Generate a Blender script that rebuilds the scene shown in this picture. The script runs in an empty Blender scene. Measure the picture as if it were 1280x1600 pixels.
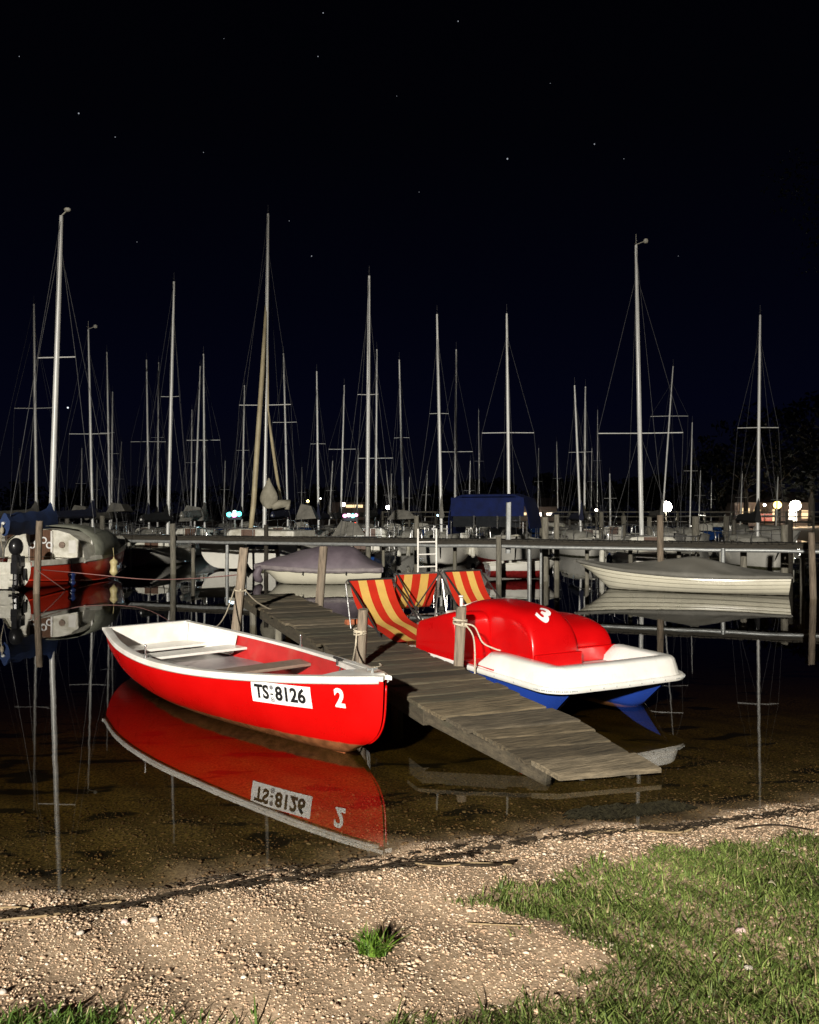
import bpy, bmesh, math, random
import numpy as np
from mathutils import Vector, Matrix, noise as mnoise
random.seed(7); rng = np.random.default_rng(11)
scene = bpy.context.scene
col = scene.collection
R = math.radians
# ------------------------------------------------------------------ camera, sky, lamp, exposure
CAMH, FPX = 1.9, 1280.0
cd = bpy.data.cameras.new('camera'); cam = bpy.data.objects.new('camera', cd); col.objects.link(cam)
cam.location = (0, 0, CAMH); cam.rotation_euler = (R(90), 0, 0)
cd.sensor_fit = 'HORIZONTAL'; cd.sensor_width = 36.0; cd.lens = 36.0*FPX/1280.0
cd.clip_start = 0.05; cd.clip_end = 4000
scene.camera = cam
world = bpy.data.worlds.new('World'); scene.world = world; world.use_nodes = True
wn, wl = world.node_tree.nodes, world.node_tree.links
wn.clear()
wo = wn.new('ShaderNodeOutputWorld'); bg = wn.new('ShaderNodeBackground')
tc = wn.new('ShaderNodeTexCoord'); sp = wn.new('ShaderNodeSeparateXYZ'); rp = wn.new('ShaderNodeValToRGB')
wl.new(tc.outputs['Generated'], sp.inputs[0]); wl.new(sp.outputs['Z'], rp.inputs[0])
e = rp.color_ramp.elements
e[0].position = 0.0; e[0].color = (0.0022, 0.0024, 0.0052, 1)
e[1].position = 0.62; e[1].color = (0.00035, 0.0004, 0.0010, 1)
k = e.new(0.12); k.color = (0.0009, 0.0012, 0.0056, 1)
k = e.new(0.25); k.color = (0.0006, 0.0008, 0.0036, 1)
k = e.new(0.42); k.color = (0.0005, 0.0006, 0.0016, 1)
wl.new(rp.outputs[0], bg.inputs[0]); bg.inputs[1].default_value = 1.0
wl.new(bg.outputs[0], wo.inputs[0])
# the lamp behind the photographer that lights the bank (built as a street lamp further down)
LAMP = Vector((-7.2, -24.0, 10.6))
sd = bpy.data.lights.new('bank_lamp_light', 'SPOT'); so = bpy.data.objects.new('bank_lamp_light', sd); col.objects.link(so)
sd.energy = 122000; sd.color = (1.0, 0.94, 0.83); sd.spot_size = R(60); sd.spot_blend = 1.0; sd.shadow_soft_size = 0.40
so.location = LAMP
so.rotation_euler = (Vector((-2.6, 8.5, -2.5)) - LAMP).to_track_quat('-Z', 'Y').to_euler()
scene.view_settings.view_transform = 'Standard'; scene.view_settings.look = 'None'
scene.view_settings.exposure = 0.0; scene.view_settings.gamma = 1.0
scene.view_settings.use_curve_mapping = False
scene.cycles.max_bounces = 8; scene.cycles.transparent_max_bounces = 12
scene.cycles.caustics_reflective = False; scene.cycles.caustics_refractive = False

def P(px, py, z=0.0):                      # world point at height z on the sight line of a photo point
    d = FPX*(CAMH-z)/(py-800.0); return Vector(((px-640.0)/FPX*d, d, z))
def PD(px, py, d):                         # world point at distance d
    return Vector(((px-640.0)/FPX*d, d, CAMH-(py-800.0)/FPX*d))

# ------------------------------------------------------------------ materials
MATS = {}
def pm(name, c1, c2=None, scale=6.0, rough=0.5, metal=0.0, bump=0.0, bscale=None, spec=0.5, stretch=(1,1,1), coat=0.0, c3=None, emit=None, es=0.0, detail=5.0, lo=0.35, hi=0.65):
    if name in MATS: return MATS[name]
    m = bpy.data.materials.new(name); m.use_nodes = True; N, L = m.node_tree.nodes, m.node_tree.links
    b = N['Principled BSDF']; b.inputs['Roughness'].default_value = rough; b.inputs['Metallic'].default_value = metal
    b.inputs['Specular IOR Level'].default_value = spec; b.inputs['Coat Weight'].default_value = coat; b.inputs['Coat Roughness'].default_value = 0.08
    if c2 is None: c2 = tuple(x*0.82 for x in c1)
    t = N.new('ShaderNodeTexCoord'); mp = N.new('ShaderNodeMapping'); mp.inputs['Scale'].default_value = stretch
    L.new(t.outputs['Object'], mp.inputs[0])
    nz = N.new('ShaderNodeTexNoise'); nz.inputs['Scale'].default_value = scale; nz.inputs['Detail'].default_value = detail; nz.inputs['Roughness'].default_value = 0.62
    L.new(mp.outputs[0], nz.inputs['Vector'])
    r = N.new('ShaderNodeValToRGB'); r.color_ramp.elements[0].position = lo; r.color_ramp.elements[1].position = hi
    r.color_ramp.elements[0].color = (*c2, 1); r.color_ramp.elements[1].color = (*c1, 1)
    L.new(nz.outputs[0], r.inputs[0]); out = r.outputs[0]
    if c3:
        n2 = N.new('ShaderNodeTexNoise'); n2.inputs['Scale'].default_value = scale*0.31; n2.inputs['Detail'].default_value = 8
        L.new(mp.outputs[0], n2.inputs['Vector'])
        r2 = N.new('ShaderNodeValToRGB'); r2.color_ramp.elements[0].position = 0.52; r2.color_ramp.elements[1].position = 0.68
        L.new(n2.outputs[0], r2.inputs[0])
        mx = N.new('ShaderNodeMix'); mx.data_type = 'RGBA'; L.new(r2.outputs[0], mx.inputs['Factor']); L.new(out, mx.inputs['A']); mx.inputs['B'].default_value = (*c3, 1)
        out = mx.outputs['Result']
    L.new(out, b.inputs['Base Color'])
    rr = N.new('ShaderNodeMapRange'); rr.inputs['To Min'].default_value = max(0.02, rough-0.12); rr.inputs['To Max'].default_value = min(1, rough+0.14)
    L.new(nz.outputs[0], rr.inputs['Value']); L.new(rr.outputs[0], b.inputs['Roughness'])
    if bump:
        n3 = N.new('ShaderNodeTexNoise'); n3.inputs['Scale'].default_value = bscale or scale*4; n3.inputs['Detail'].default_value = 6
        L.new(mp.outputs[0], n3.inputs['Vector'])
        bp = N.new('ShaderNodeBump'); bp.inputs['Strength'].default_value = bump; bp.inputs['Distance'].default_value = 0.01
        L.new(n3.outputs[0], bp.inputs['Height']); L.new(bp.outputs[0], b.inputs['Normal'])
    if emit:
        b.inputs['Emission Color'].default_value = (*emit, 1); b.inputs['Emission Strength'].default_value = es
    MATS[name] = m; return m
def emat(name, c, s):
    m = bpy.data.materials.new(name); m.use_nodes = True; N, L = m.node_tree.nodes, m.node_tree.links
    b = N['Principled BSDF']; b.inputs['Base Color'].default_value = (0.05, 0.05, 0.05, 1)
    b.inputs['Emission Color'].default_value = (*c, 1); b.inputs['Emission Strength'].default_value = s
    MATS[name] = m; return m
def attr_mat(name, rough, spec=0.3, attr='col', trans=0.0):
    m = bpy.data.materials.new(name); m.use_nodes = True; N, L = m.node_tree.nodes, m.node_tree.links
    b = N['Principled BSDF']; b.inputs['Roughness'].default_value = rough; b.inputs['Specular IOR Level'].default_value = spec
    a = N.new('ShaderNodeAttribute'); a.attribute_name = attr
    n = N.new('ShaderNodeTexNoise'); n.inputs['Scale'].default_value = 160; t = N.new('ShaderNodeTexCoord'); L.new(t.outputs['Object'], n.inputs['Vector'])
    mr = N.new('ShaderNodeMapRange'); mr.inputs['To Min'].default_value = 0.7; mr.inputs['To Max'].default_value = 1.25; L.new(n.outputs[0], mr.inputs['Value'])
    mx = N.new('ShaderNodeVectorMath'); mx.operation = 'SCALE'; L.new(a.outputs['Color'], mx.inputs[0]); L.new(mr.outputs[0], mx.inputs['Scale'])
    L.new(mx.outputs[0], b.inputs['Base Color'])
    if trans:
        d = N.new('ShaderNodeBsdfTranslucent'); L.new(mx.outputs[0], d.inputs[0]); ms = N.new('ShaderNodeMixShader'); ms.inputs[0].default_value = trans
        L.new(b.outputs[0], ms.inputs[1]); L.new(d.outputs[0], ms.inputs[2]); L.new(ms.outputs[0], N['Material Output'].inputs[0])
    MATS[name] = m; return m

def hull_mat(name, c, c_bot, zb, slope, rough=0.28, scuff=(0.6, 0.45, 0.4), rev=False):   # paint above, worn bottom paint below a sloping line
    m = pm(name, c, tuple(x*0.9 for x in c), 2.2, rough, coat=0.25, bump=0.06, bscale=9)
    N, L = m.node_tree.nodes, m.node_tree.links; b = N['Principled BSDF']
    src = b.inputs['Base Color'].links[0].from_socket
    t = N.new('ShaderNodeTexCoord'); s = N.new('ShaderNodeSeparateXYZ'); L.new(t.outputs['Object'], s.inputs[0])
    a = N.new('ShaderNodeMath'); a.operation = 'MULTIPLY_ADD'; L.new(s.outputs['X'], a.inputs[0]); a.inputs[1].default_value = -slope; L.new(s.outputs['Z'], a.inputs[2])
    n = N.new('ShaderNodeTexNoise'); n.inputs['Scale'].default_value = 5; n.inputs['Detail'].default_value = 9; L.new(t.outputs['Object'], n.inputs['Vector'])
    a2 = N.new('ShaderNodeMath'); a2.operation = 'MULTIPLY_ADD'; L.new(n.outputs[0], a2.inputs[0]); a2.inputs[1].default_value = 0.035; L.new(a.outputs[0], a2.inputs[2])
    mr = N.new('ShaderNodeMapRange'); mr.inputs['From Min'].default_value = zb-0.006; mr.inputs['From Max'].default_value = zb+0.006; L.new(a2.outputs[0], mr.inputs['Value'])
    n2 = N.new('ShaderNodeTexNoise'); n2.inputs['Scale'].default_value = 14; n2.inputs['Detail'].default_value = 8; L.new(t.outputs['Object'], n2.inputs['Vector'])
    r2 = N.new('ShaderNodeValToRGB'); r2.color_ramp.elements[0].position = .35; r2.color_ramp.elements[1].position = .7
    r2.color_ramp.elements[0].color = (*tuple(x*.45 for x in c_bot), 1); r2.color_ramp.elements[1].color = (*c_bot, 1); L.new(n2.outputs[0], r2.inputs[0])
    mx = N.new('ShaderNodeMix'); mx.data_type = 'RGBA'; L.new(mr.outputs[0], mx.inputs['Factor']); L.new(r2.outputs[0], mx.inputs['A']); L.new(src, mx.inputs['B'])
    # long thin scuffs
    mp = N.new('ShaderNodeMapping'); mp.inputs['Scale'].default_value = (2.5, 2.5, 60); L.new(t.outputs['Object'], mp.inputs[0])
    n4 = N.new('ShaderNodeTexNoise'); n4.inputs['Scale'].default_value = 1.6; n4.inputs['Detail'].default_value = 10; n4.inputs['Roughness'].default_value = .7; L.new(mp.outputs[0], n4.inputs['Vector'])
    r4 = N.new('ShaderNodeValToRGB'); r4.color_ramp.elements[0].position = .68; r4.color_ramp.elements[1].position = .78; r4.color_ramp.elements[1].color = (.55, .55, .55, 1); L.new(n4.outputs[0], r4.inputs[0])
    m5 = N.new('ShaderNodeMix'); m5.data_type = 'RGBA'; L.new(r4.outputs[0], m5.inputs['Factor']); L.new(mx.outputs['Result'], m5.inputs['A']); m5.inputs['B'].default_value = (*scuff, 1)
    L.new(m5.outputs['Result'], b.inputs['Base Color']); return m

M = dict(
 rowred=hull_mat('red_boat_paint', (0.56, 0.002, 0.002), (0.30, 0.11, 0.045), 0.055, 0.012, scuff=(.7,.12,.09)),
 rowin=pm('red_boat_inside', (0.48, 0.02, 0.02), (0.38, 0.012, 0.012), 5, .45, c3=(.45,.08,.06), bump=.1),
 white=pm('white_paint_worn', (0.80, 0.78, 0.74), (0.70, 0.68, 0.63), 7, .35, c3=(.62,.58,.52), coat=.2),
 floor=pm('boat_floor_grey', (0.33, 0.29, 0.30), (0.22, 0.19, 0.2), 6, .35, c3=(.4,.34,.34)),
 thwart=pm('weathered_thwart', (0.30, 0.22, 0.17), (0.15, 0.11, 0.085), 5, .7, stretch=(14,1.2,14), bump=.4),
 plate=pm('plate_white', (0.85, 0.85, 0.84), (0.78, 0.78, 0.77), 12, .3),
 black=pm('black_lettering', (0.012, 0.012, 0.014), None, 12, .45),
 grey=pm('grey_emblem', (0.25, 0.25, 0.27), (.12,.12,.14), 60, .45),
 plank=pm('jetty_plank', (0.215, 0.165, 0.098), (0.062, 0.048, 0.028), 3.0, .88, stretch=(16,1.3,16), bump=.75, bscale=7, c3=(.11,.095,.062)),
 plank2=pm('jetty_plank_greenish', (0.165, 0.135, 0.080), (0.045, 0.038, 0.023), 3.4, .9, stretch=(15,1.2,15), bump=.75, bscale=7, c3=(.075,.07,.045)),
 plank3=pm('jetty_plank_pale', (0.27, 0.215, 0.14), (0.09, 0.072, 0.046), 2.6, .86, stretch=(16,1.4,16), bump=.75, bscale=7, c3=(.145,.122,.086)),
 post=pm('weathered_post', (0.29, 0.225, 0.165), (0.12, 0.095, 0.07), 4, .88, stretch=(9,9,1.1), bump=.8, bscale=10, c3=(.24,.2,.15)),
 pile=pm('grey_pile', (0.27, 0.25, 0.20), (0.12, 0.11, 0.09), 4, .9, stretch=(7,7,1), bump=.6, bscale=8, c3=(.16,.15,.11)),
 stringer=pm('stringer_wood', (0.085, 0.068, 0.043), (0.035, 0.028, 0.018), 3, .9, stretch=(2,9,9), bump=.7, c3=(.05,.045,.028)),
 darkwood=pm('dark_wet_wood', (0.05, 0.042, 0.03), (0.022, 0.019, 0.014), 4, .85, stretch=(2,9,9), bump=.6),
 galv=pm('galvanised_pipe', (0.40, 0.41, 0.40), (0.27, 0.28, 0.28), 9, .42, metal=.35, bump=.08),
 chrome=pm('chrome_tube', (0.75, 0.75, 0.74), (0.6, 0.6, 0.6), 20, .22, metal=.9),
 alu=pm('aluminium_mast', (0.82, 0.82, 0.79), (0.70, 0.70, 0.68), 2, .42, metal=.15),
 alugold=pm('varnished_spar', (0.58, 0.50, 0.32), (0.42, 0.35, 0.22), 2, .5),
 wire=pm('stay_wire', (0.11, 0.11, 0.115), (0.07, 0.07, 0.075), 5, .6),
 rope=pm('pale_rope', (0.62, 0.55, 0.42), (0.40, 0.34, 0.25), 90, .9, bump=.9, bscale=150),
 redrope=pm('reddish_rope', (0.45, 0.22, 0.2), (0.3, 0.16, 0.14), 90, .9, bump=.6),
 darkrope=pm('dark_rope', (0.05, 0.045, 0.04), None, 90, .9),
 pedred=pm('pedal_red', (0.56, 0.002, 0.003), (0.49, 0.002, 0.003), 2.5, .30, coat=.35, bump=.05, bscale=14, c3=(.46,.008,.008)),
 pedwhite=pm('pedal_white', (0.82, 0.81, 0.78), (0.74, 0.73, 0.69), 4, .28, coat=.4, c3=(.68,.66,.61), bump=.05, bscale=20),
 pedblue=hull_mat('pedal_blue', (0.014, 0.045, 0.27), (0.55, 0.27, 0.16), -0.01, 0.0, scuff=(.2,.25,.45)),
 blacktube=pm('black_tube', (0.03, 0.028, 0.028), None, 20, .4),
 tarp_grey=pm('grey_tarp', (0.22, 0.21, 0.185), (0.155, 0.15, 0.13), 3, .72, bump=.5, bscale=5, c3=(.18,.17,.145)),
 tarp_mauve=pm('mauve_tarp', (0.185, 0.150, 0.175), (0.125, 0.10, 0.12), 3, .6, bump=.6, bscale=6, c3=(.15,.125,.14)),
 tarp_band=pm('tarp_band', (0.30, 0.26, 0.26), (0.2, 0.17, 0.18), 6, .6, bump=.5, bscale=14),
 tarp_green=pm('green_grey_tarp', (0.25, 0.255, 0.205), (0.16, 0.165, 0.13), 5, .75, bump=.7, bscale=9),
 tarp_blue=pm('blue_canvas', (0.018, 0.045, 0.15), (0.01, 0.026, 0.09), 4, .8, bump=.6, bscale=6),
 canopy_blue=pm('canopy_blue', (0.008, 0.016, 0.085), (0.005, 0.010, 0.05), 4, .85, bump=.6, bscale=6, spec=.2),
 tarp_navy=pm('navy_canvas', (0.012, 0.017, 0.05), (0.008, 0.01, 0.03), 4, .85, bump=.6, bscale=6),
 tarp_black=pm('black_canvas', (0.012, 0.012, 0.013), None, 4, .85, bump=.6, bscale=6),
 sailcloth=pm('furled_sailcloth', (0.42, 0.39, 0.31), (0.28, 0.26, 0.2), 4, .8, bump=.8, bscale=7),
 canvas_grey=pm('grey_canvas', (0.20, 0.19, 0.165), (0.11, 0.105, 0.09), 4, .8, bump=.7, bscale=7),
 cream=hull_mat('cream_hull', (0.74, 0.70, 0.56), (0.10, 0.09, 0.05), 0.03, 0.0, scuff=(.5,.45,.35)),
 whitehull=hull_mat('white_hull', (0.82, 0.80, 0.73), (0.12, 0.12, 0.07), 0.07, 0.0, scuff=(.4,.38,.3)),
 greyhull=hull_mat('grey_white_hull', (0.74, 0.72, 0.66), (0.10, 0.10, 0.07), 0.07, 0.0, scuff=(.3,.28,.22)),
 navyhull=hull_mat('navy_hull', (0.014, 0.06, 0.24), (0.02, 0.03, 0.06), 0.05, 0.0, scuff=(.08,.12,.25)),
 redhull=hull_mat('sail_red_hull', (0.60, 0.036, 0.014), (0.22, 0.012, 0.01), 0.05, 0.0, scuff=(.25,.03,.02)),
 redwhite=hull_mat('red_bottom_hull', (0.70, 0.68, 0.62), (0.30, 0.02, 0.02), 0.28, 0.0),
 deckw=pm('white_deck', (0.78, 0.76, 0.68), (0.58, 0.56, 0.48), 6, .5, c3=(.4,.38,.3)),
 glass=pm('dark_window', (0.02, 0.022, 0.025), None, 6, .1, spec=.8),
 door=pm('brown_door', (0.135, 0.062, 0.03), (0.07, 0.03, 0.015), 5, .45, stretch=(8,8,1), bump=.3),
 motor=pm('motor_black', (0.018, 0.018, 0.02), None, 9, .3, coat=.3),
 yellow=pm('fender_yellow', (0.68, 0.58, 0.30), (0.5, 0.42, 0.2), 8, .4),
 fblue=pm('fender_blue', (0.02, 0.035, 0.13), None, 8, .3),
 rubber=pm('rubber', (0.03, 0.03, 0.03), None, 8, .6),
 orange=pm('rust_orange', (0.5, 0.15, 0.06), (0.25, 0.08, 0.04), 12, .7),
 bark=pm('bark', (0.022, 0.018, 0.013), (0.012, 0.010, 0.008), 6, .95, stretch=(4,4,1), bump=.8),
 stone=pm('pale_stone', (0.5, 0.44, 0.38), (0.34, 0.3, 0.26), 30, .8, bump=.5),
 pinkstone=pm('pink_stone', (0.62, 0.45, 0.42), (0.45, 0.32, 0.3), 30, .8, bump=.5),
 reed=pm('dry_reed', (0.40, 0.30, 0.17), (0.18, 0.12, 0.06), 20, .85, stretch=(1,8,8), bump=.4),
 darkreed=pm('wet_reed', (0.030, 0.021, 0.012), (0.012, 0.008, 0.005), 20, .75, spec=.2, bump=.4),
 leaf_dry=pm('dry_leaf', (0.46, 0.42, 0.30), (0.3, 0.26, 0.16), 40, .8),
 housewall=pm('house_wall', (0.45, 0.34, 0.28), (0.36, 0.27, 0.22), 2, .9),
 roof=pm('dark_roof', (0.05, 0.035, 0.03), None, 5, .9, bump=.5),
)
def vary(m, lo, hi):
    N, L = m.node_tree.nodes, m.node_tree.links; b = N['Principled BSDF']; src = b.inputs['Base Color'].links[0].from_socket
    oi = N.new('ShaderNodeObjectInfo'); mr = N.new('ShaderNodeMapRange'); mr.inputs['To Min'].default_value = lo; mr.inputs['To Max'].default_value = hi; L.new(oi.outputs['Random'], mr.inputs['Value'])
    vm = N.new('ShaderNodeVectorMath'); vm.operation = 'SCALE'; L.new(src, vm.inputs[0]); L.new(mr.outputs[0], vm.inputs['Scale']); L.new(vm.outputs[0], b.inputs['Base Color'])
for q in ('plank', 'plank2', 'plank3'): vary(M[q], .38, .88)
for q in ('post', 'pile'): vary(M[q], .7, 1.1)
# gunwale paint with long wear streaks, striped canvas
def stripes():
    m = bpy.data.materials.new('striped_canvas'); m.use_nodes = True; N, L = m.node_tree.nodes, m.node_tree.links; b = N['Principled BSDF']
    b.inputs['Roughness'].default_value = .8; b.inputs['Specular IOR Level'].default_value = .2
    a = N.new('ShaderNodeAttribute'); a.attribute_name = 'width01'
    mu = N.new('ShaderNodeMath'); mu.operation = 'MULTIPLY'; L.new(a.outputs['Fac'], mu.inputs[0]); mu.inputs[1].default_value = 5.0
    md = N.new('ShaderNodeMath'); md.operation = 'MODULO'; L.new(mu.outputs[0], md.inputs[0]); md.inputs[1].default_value = 2.0
    gt = N.new('ShaderNodeMath'); gt.operation = 'GREATER_THAN'; L.new(md.outputs[0], gt.inputs[0]); gt.inputs[1].default_value = 1.0
    t = N.new('ShaderNodeTexCoord'); n = N.new('ShaderNodeTexNoise'); n.inputs['Scale'].default_value = 7; n.inputs['Detail'].default_value = 6; L.new(t.outputs['Object'], n.inputs['Vector'])
    mx = N.new('ShaderNodeMix'); mx.data_type = 'RGBA'; L.new(gt.outputs[0], mx.inputs['Factor']); mx.inputs['A'].default_value = (.62, .03, .012, 1); mx.inputs['B'].default_value = (.78, .50, .13, 1)
    mr = N.new('ShaderNodeMapRange'); mr.inputs['To Min'].default_value = .75; mr.inputs['To Max'].default_value = 1.1; L.new(n.outputs[0], mr.inputs['Value'])
    vm = N.new('ShaderNodeVectorMath'); vm.operation = 'SCALE'; L.new(mx.outputs['Result'], vm.inputs[0]); L.new(mr.outputs[0], vm.inputs['Scale']); L.new(vm.outputs[0], b.inputs['Base Color'])
    w = N.new('ShaderNodeTexNoise'); w.inputs['Scale'].default_value = 300; L.new(t.outputs['Object'], w.inputs['Vector'])
    bp = N.new('ShaderNodeBump'); bp.inputs['Strength'].default_value = .3; bp.inputs['Distance'].default_value = .003; L.new(w.outputs[0], bp.inputs['Height']); L.new(bp.outputs[0], b.inputs['Normal'])
    tr = N.new('ShaderNodeBsdfTranslucent'); L.new(vm.outputs[0], tr.inputs[0]); ms = N.new('ShaderNodeMixShader'); ms.inputs[0].default_value = .22
    L.new(b.outputs[0], ms.inputs[1]); L.new(tr.outputs[0], ms.inputs[2]); L.new(ms.outputs[0], N['Material Output'].inputs[0])
    return m
M['stripes'] = stripes()

# ------------------------------------------------------------------ mesh helpers
def tag(o, label=None, cat=None, group=None, kind=None):
    if label: o['label'] = label
    if cat: o['category'] = cat
    if group: o['group'] = group
    if kind: o['kind'] = kind
    return o
def thing(name, label, cat, loc=(0,0,0), rz=0.0, group=None):
    o = bpy.data.objects.new(name, None); o.empty_display_size = .2; col.objects.link(o)
    o.location = loc; o.rotation_euler = (0, 0, rz); return tag(o, label, cat, group)
def link(name, me, parent=None):
    o = bpy.data.objects.new(name, me); col.objects.link(o)
    if parent: o.parent = parent
    return o
class MB:
    def __init__(s): s.v = []; s.f = []
    def add(s, vs, fs):
        b = len(s.v); s.v += [tuple(v) for v in vs]; s.f += [tuple(i+b for i in f) for f in fs]; return s
    def box(s, c, sz, rz=0.0, rot=None):
        m = rot or Matrix.Rotation(rz, 3, 'Z'); c = Vector(c)
        vs = [c + m @ Vector((x*sz[0]/2, y*sz[1]/2, z*sz[2]/2)) for x in (-1,1) for y in (-1,1) for z in (-1,1)]
        return s.add(vs, [(0,1,3,2),(4,6,7,5),(0,4,5,1),(2,3,7,6),(0,2,6,4),(1,5,7,3)])
    def grid(s, rows, wrap=False, flip=False):
        n = len(rows); k = len(rows[0]); vs = [p for r in rows for p in r]; fs = []
        for i in range(n-1):
            for j in range(k if wrap else k-1):
                a, b2 = i*k+j, i*k+(j+1) % k; q = (a, b2, b2+k, a+k)
                fs.append(q[::-1] if flip else q)
        return s.add(vs, fs)
    def tube(s, pts, r, n=8, cap=True):
        pts = [Vector(p) for p in pts]; rs = r if isinstance(r, (list, tuple)) else [r]*len(pts); rows = []
        up = Vector((0, 0, 1)); prev = None
        for i, p in enumerate(pts):
            t = (pts[min(i+1, len(pts)-1)] - pts[max(i-1, 0)])
            if t.length < 1e-9: t = Vector((0, 0, 1))
            t.normalize()
            if prev is None:
                a = t.cross(up);
                if a.length < .05: a = t.cross(Vector((1, 0, 0)))
            else: a = prev - t*prev.dot(t)
            a.normalize(); prev = a; b = t.cross(a)
            rows.append([p + (a*math.cos(q) + b*math.sin(q))*rs[i] for q in [2*math.pi*j/n for j in range(n)]])
        base = len(s.v); s.grid(rows, wrap=True)
        if cap:
            s.f.append(tuple(base+j for j in range(n))); s.f.append(tuple(base+(len(pts)-1)*n+j for j in reversed(range(n))))
        return s
    def ball(s, c, r, n=10, m=7):
        if not isinstance(r, (tuple, list)): r = (r, r, r)
        rows = [[(c[0]+r[0]*math.sin(a)*math.cos(b), c[1]+r[1]*math.sin(a)*math.sin(b), c[2]+r[2]*math.cos(a)) for b in [2*math.pi*j/n for j in range(n)]] for a in [math.pi*(i+.001)/(m-.998) if i else .001 for i in range(m)]]
        return s.grid(rows, wrap=True)
    def torus(s, c, Rr, r, nrm=(0,0,1), n=16, k=6):
        q = Vector(nrm).to_track_quat('Z', 'Y'); c = Vector(c); rows = []
        for i in range(n+1):
            a = 2*math.pi*i/n
            rows.append([c + q @ Vector(((Rr+r*math.cos(b))*math.cos(a), (Rr+r*math.cos(b))*math.sin(a), r*math.sin(b))) for b in [2*math.pi*j/k for j in range(k)]])
        return s.grid(rows, wrap=True)
    def extr(s, prof, y0, y1):               # polygon in (x,z), extruded along y
        n = len(prof); s.add([(x, y0, z) for x, z in prof]+[(x, y1, z) for x, z in prof],
            [tuple(range(n)), tuple(reversed(range(n, 2*n)))]+[(i, n+i, n+(i+1) % n, (i+1) % n) for i in range(n)]); return s
    def mesh(s, name, mat, smooth=False, bevel=0.0, bseg=2, solid=0.0):
        me = bpy.data.meshes.new(name); me.from_pydata(s.v, [], s.f); me.update()
        bm = bmesh.new(); bm.from_mesh(me)
        bmesh.ops.remove_doubles(bm, verts=bm.verts, dist=1e-5)
        bmesh.ops.recalc_face_normals(bm, faces=bm.faces)
        if solid: bmesh.ops.solidify(bm, geom=bm.faces[:], thickness=solid)
        if bevel:
            ed = [e2 for e2 in bm.edges if len(e2.link_faces) == 2 and e2.calc_face_angle(0) > .6]
            bmesh.ops.bevel(bm, geom=ed, offset=bevel, segments=bseg, profile=.6, affect='EDGES', clamp_overlap=True)
        bm.to_mesh(me); bm.free()
        me.materials.append(mat if not isinstance(mat, str) else M[mat])
        if smooth:
            me.polygons.foreach_set('use_smooth', [True]*len(me.polygons))
            if smooth == 'auto': me.set_sharp_from_angle(angle=R(38))
        return me
    def build(s, name, mat, parent=None, **kw): return link(name, s.mesh(name, mat, **kw), parent)
def wob(p, q, n=10, sag=0.0, jit=0.0):
    p, q = Vector(p), Vector(q); out = []
    for i in range(n+1):
        t = i/n; v = p.lerp(q, t); v.z -= sag*4*t*(1-t)
        if jit and 0 < i < n: v += Vector((random.gauss(0, jit), random.gauss(0, jit), random.gauss(0, jit)))
        out.append(v)
    return out
def smooth_path(pts, n=8):
    pts = [Vector(p) for p in pts]; out = []
    for i in range(len(pts)-1):
        p0, p1, p2, p3 = pts[max(i-1,0)], pts[i], pts[i+1], pts[min(i+2, len(pts)-1)]
        for j in range(n):
            t = j/n; out.append(.5*((2*p1)+(-p0+p2)*t+(2*p0-5*p1+4*p2-p3)*t*t+(-p0+3*p1-3*p2+p3)*t**3))
    out.append(pts[-1]); return out
def text_mesh(txt, size, align='CENTER', bold=0.0):
    cu = bpy.data.curves.new('t', 'FONT'); cu.body = txt; cu.size = size; cu.align_x = align; cu.align_y = 'CENTER'; cu.offset = bold; cu.resolution_u = 4
    o = bpy.data.objects.new('t', cu); col.objects.link(o)
    bpy.context.view_layer.update()
    me = o.evaluated_get(bpy.context.evaluated_depsgraph_get()).to_mesh()
    bm = bmesh.new(); bm.from_mesh(me); bmesh.ops.remove_doubles(bm, verts=bm.verts, dist=1e-5); bmesh.ops.triangulate(bm, faces=bm.faces)
    vs = [v.co.copy() for v in bm.verts]; bm.verts.index_update(); fs = [[v.index for v in f.verts] for f in bm.faces]; bm.free()
    bpy.data.objects.remove(o); bpy.data.curves.remove(cu); return vs, fs

# ------------------------------------------------------------------ terrain
def ys_np(x):
    a = 4.6+.3*x; a = np.where(x < -6, np.maximum(2.8+.3*(x+6)*.5, -6), a)
    a = np.where(x > 7, 6.7+(x-7)*2.5, a)
    return a + .05*np.sin(x*2.3+.5)+.03*np.sin(x*6.1)
def height(x, y):
    x = np.asarray(x, float); y = np.asarray(y, float)
    d = (ys_np(x)-y); d = np.where(x > 7, d/2.7, d)
    far = y-(118+6*np.sin(x*.05)); d = np.maximum(d, far*.8)
    h = np.where(d > 0, .55*(1-np.exp(-.17*d)), -.035*(1-np.exp(6*np.minimum(d,0)))-1.7*(1-np.exp(.034*np.minimum(d,0))))
    n = .010*np.sin(x*5.3+y*3.1)+.008*np.sin(x*2.1-y*7.7+1)+.006*np.sin(x*13+y*11)
    near = np.exp(-((x)**2+(y-4)**2)/60)
    return h + n*near
def hz(x, y): return float(height(x, y))
def axis(lo, hi, c0, c1, fine, grow=1.16):
    a = list(np.arange(c0, c1, fine)); s = fine
    while a[-1] < hi: s *= grow; a.append(a[-1]+s)
    s = fine
    while a[0] > lo: s *= grow; a.insert(0, a[0]-s)
    return np.array(a)
xs = axis(-260, 260, -3.6, 4.6, .06); yy = axis(-70, 420, 1.8, 8.5, .06)
X, Y = np.meshgrid(xs, yy); Z = height(X, Y)
V = np.stack([X, Y, Z], -1).reshape(-1, 3); nx, ny = len(xs), len(yy)
idx = np.arange(nx*ny).reshape(ny, nx)
F = np.stack([idx[:-1,:-1], idx[:-1,1:], idx[1:,1:], idx[1:,:-1]], -1).reshape(-1, 4)
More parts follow.
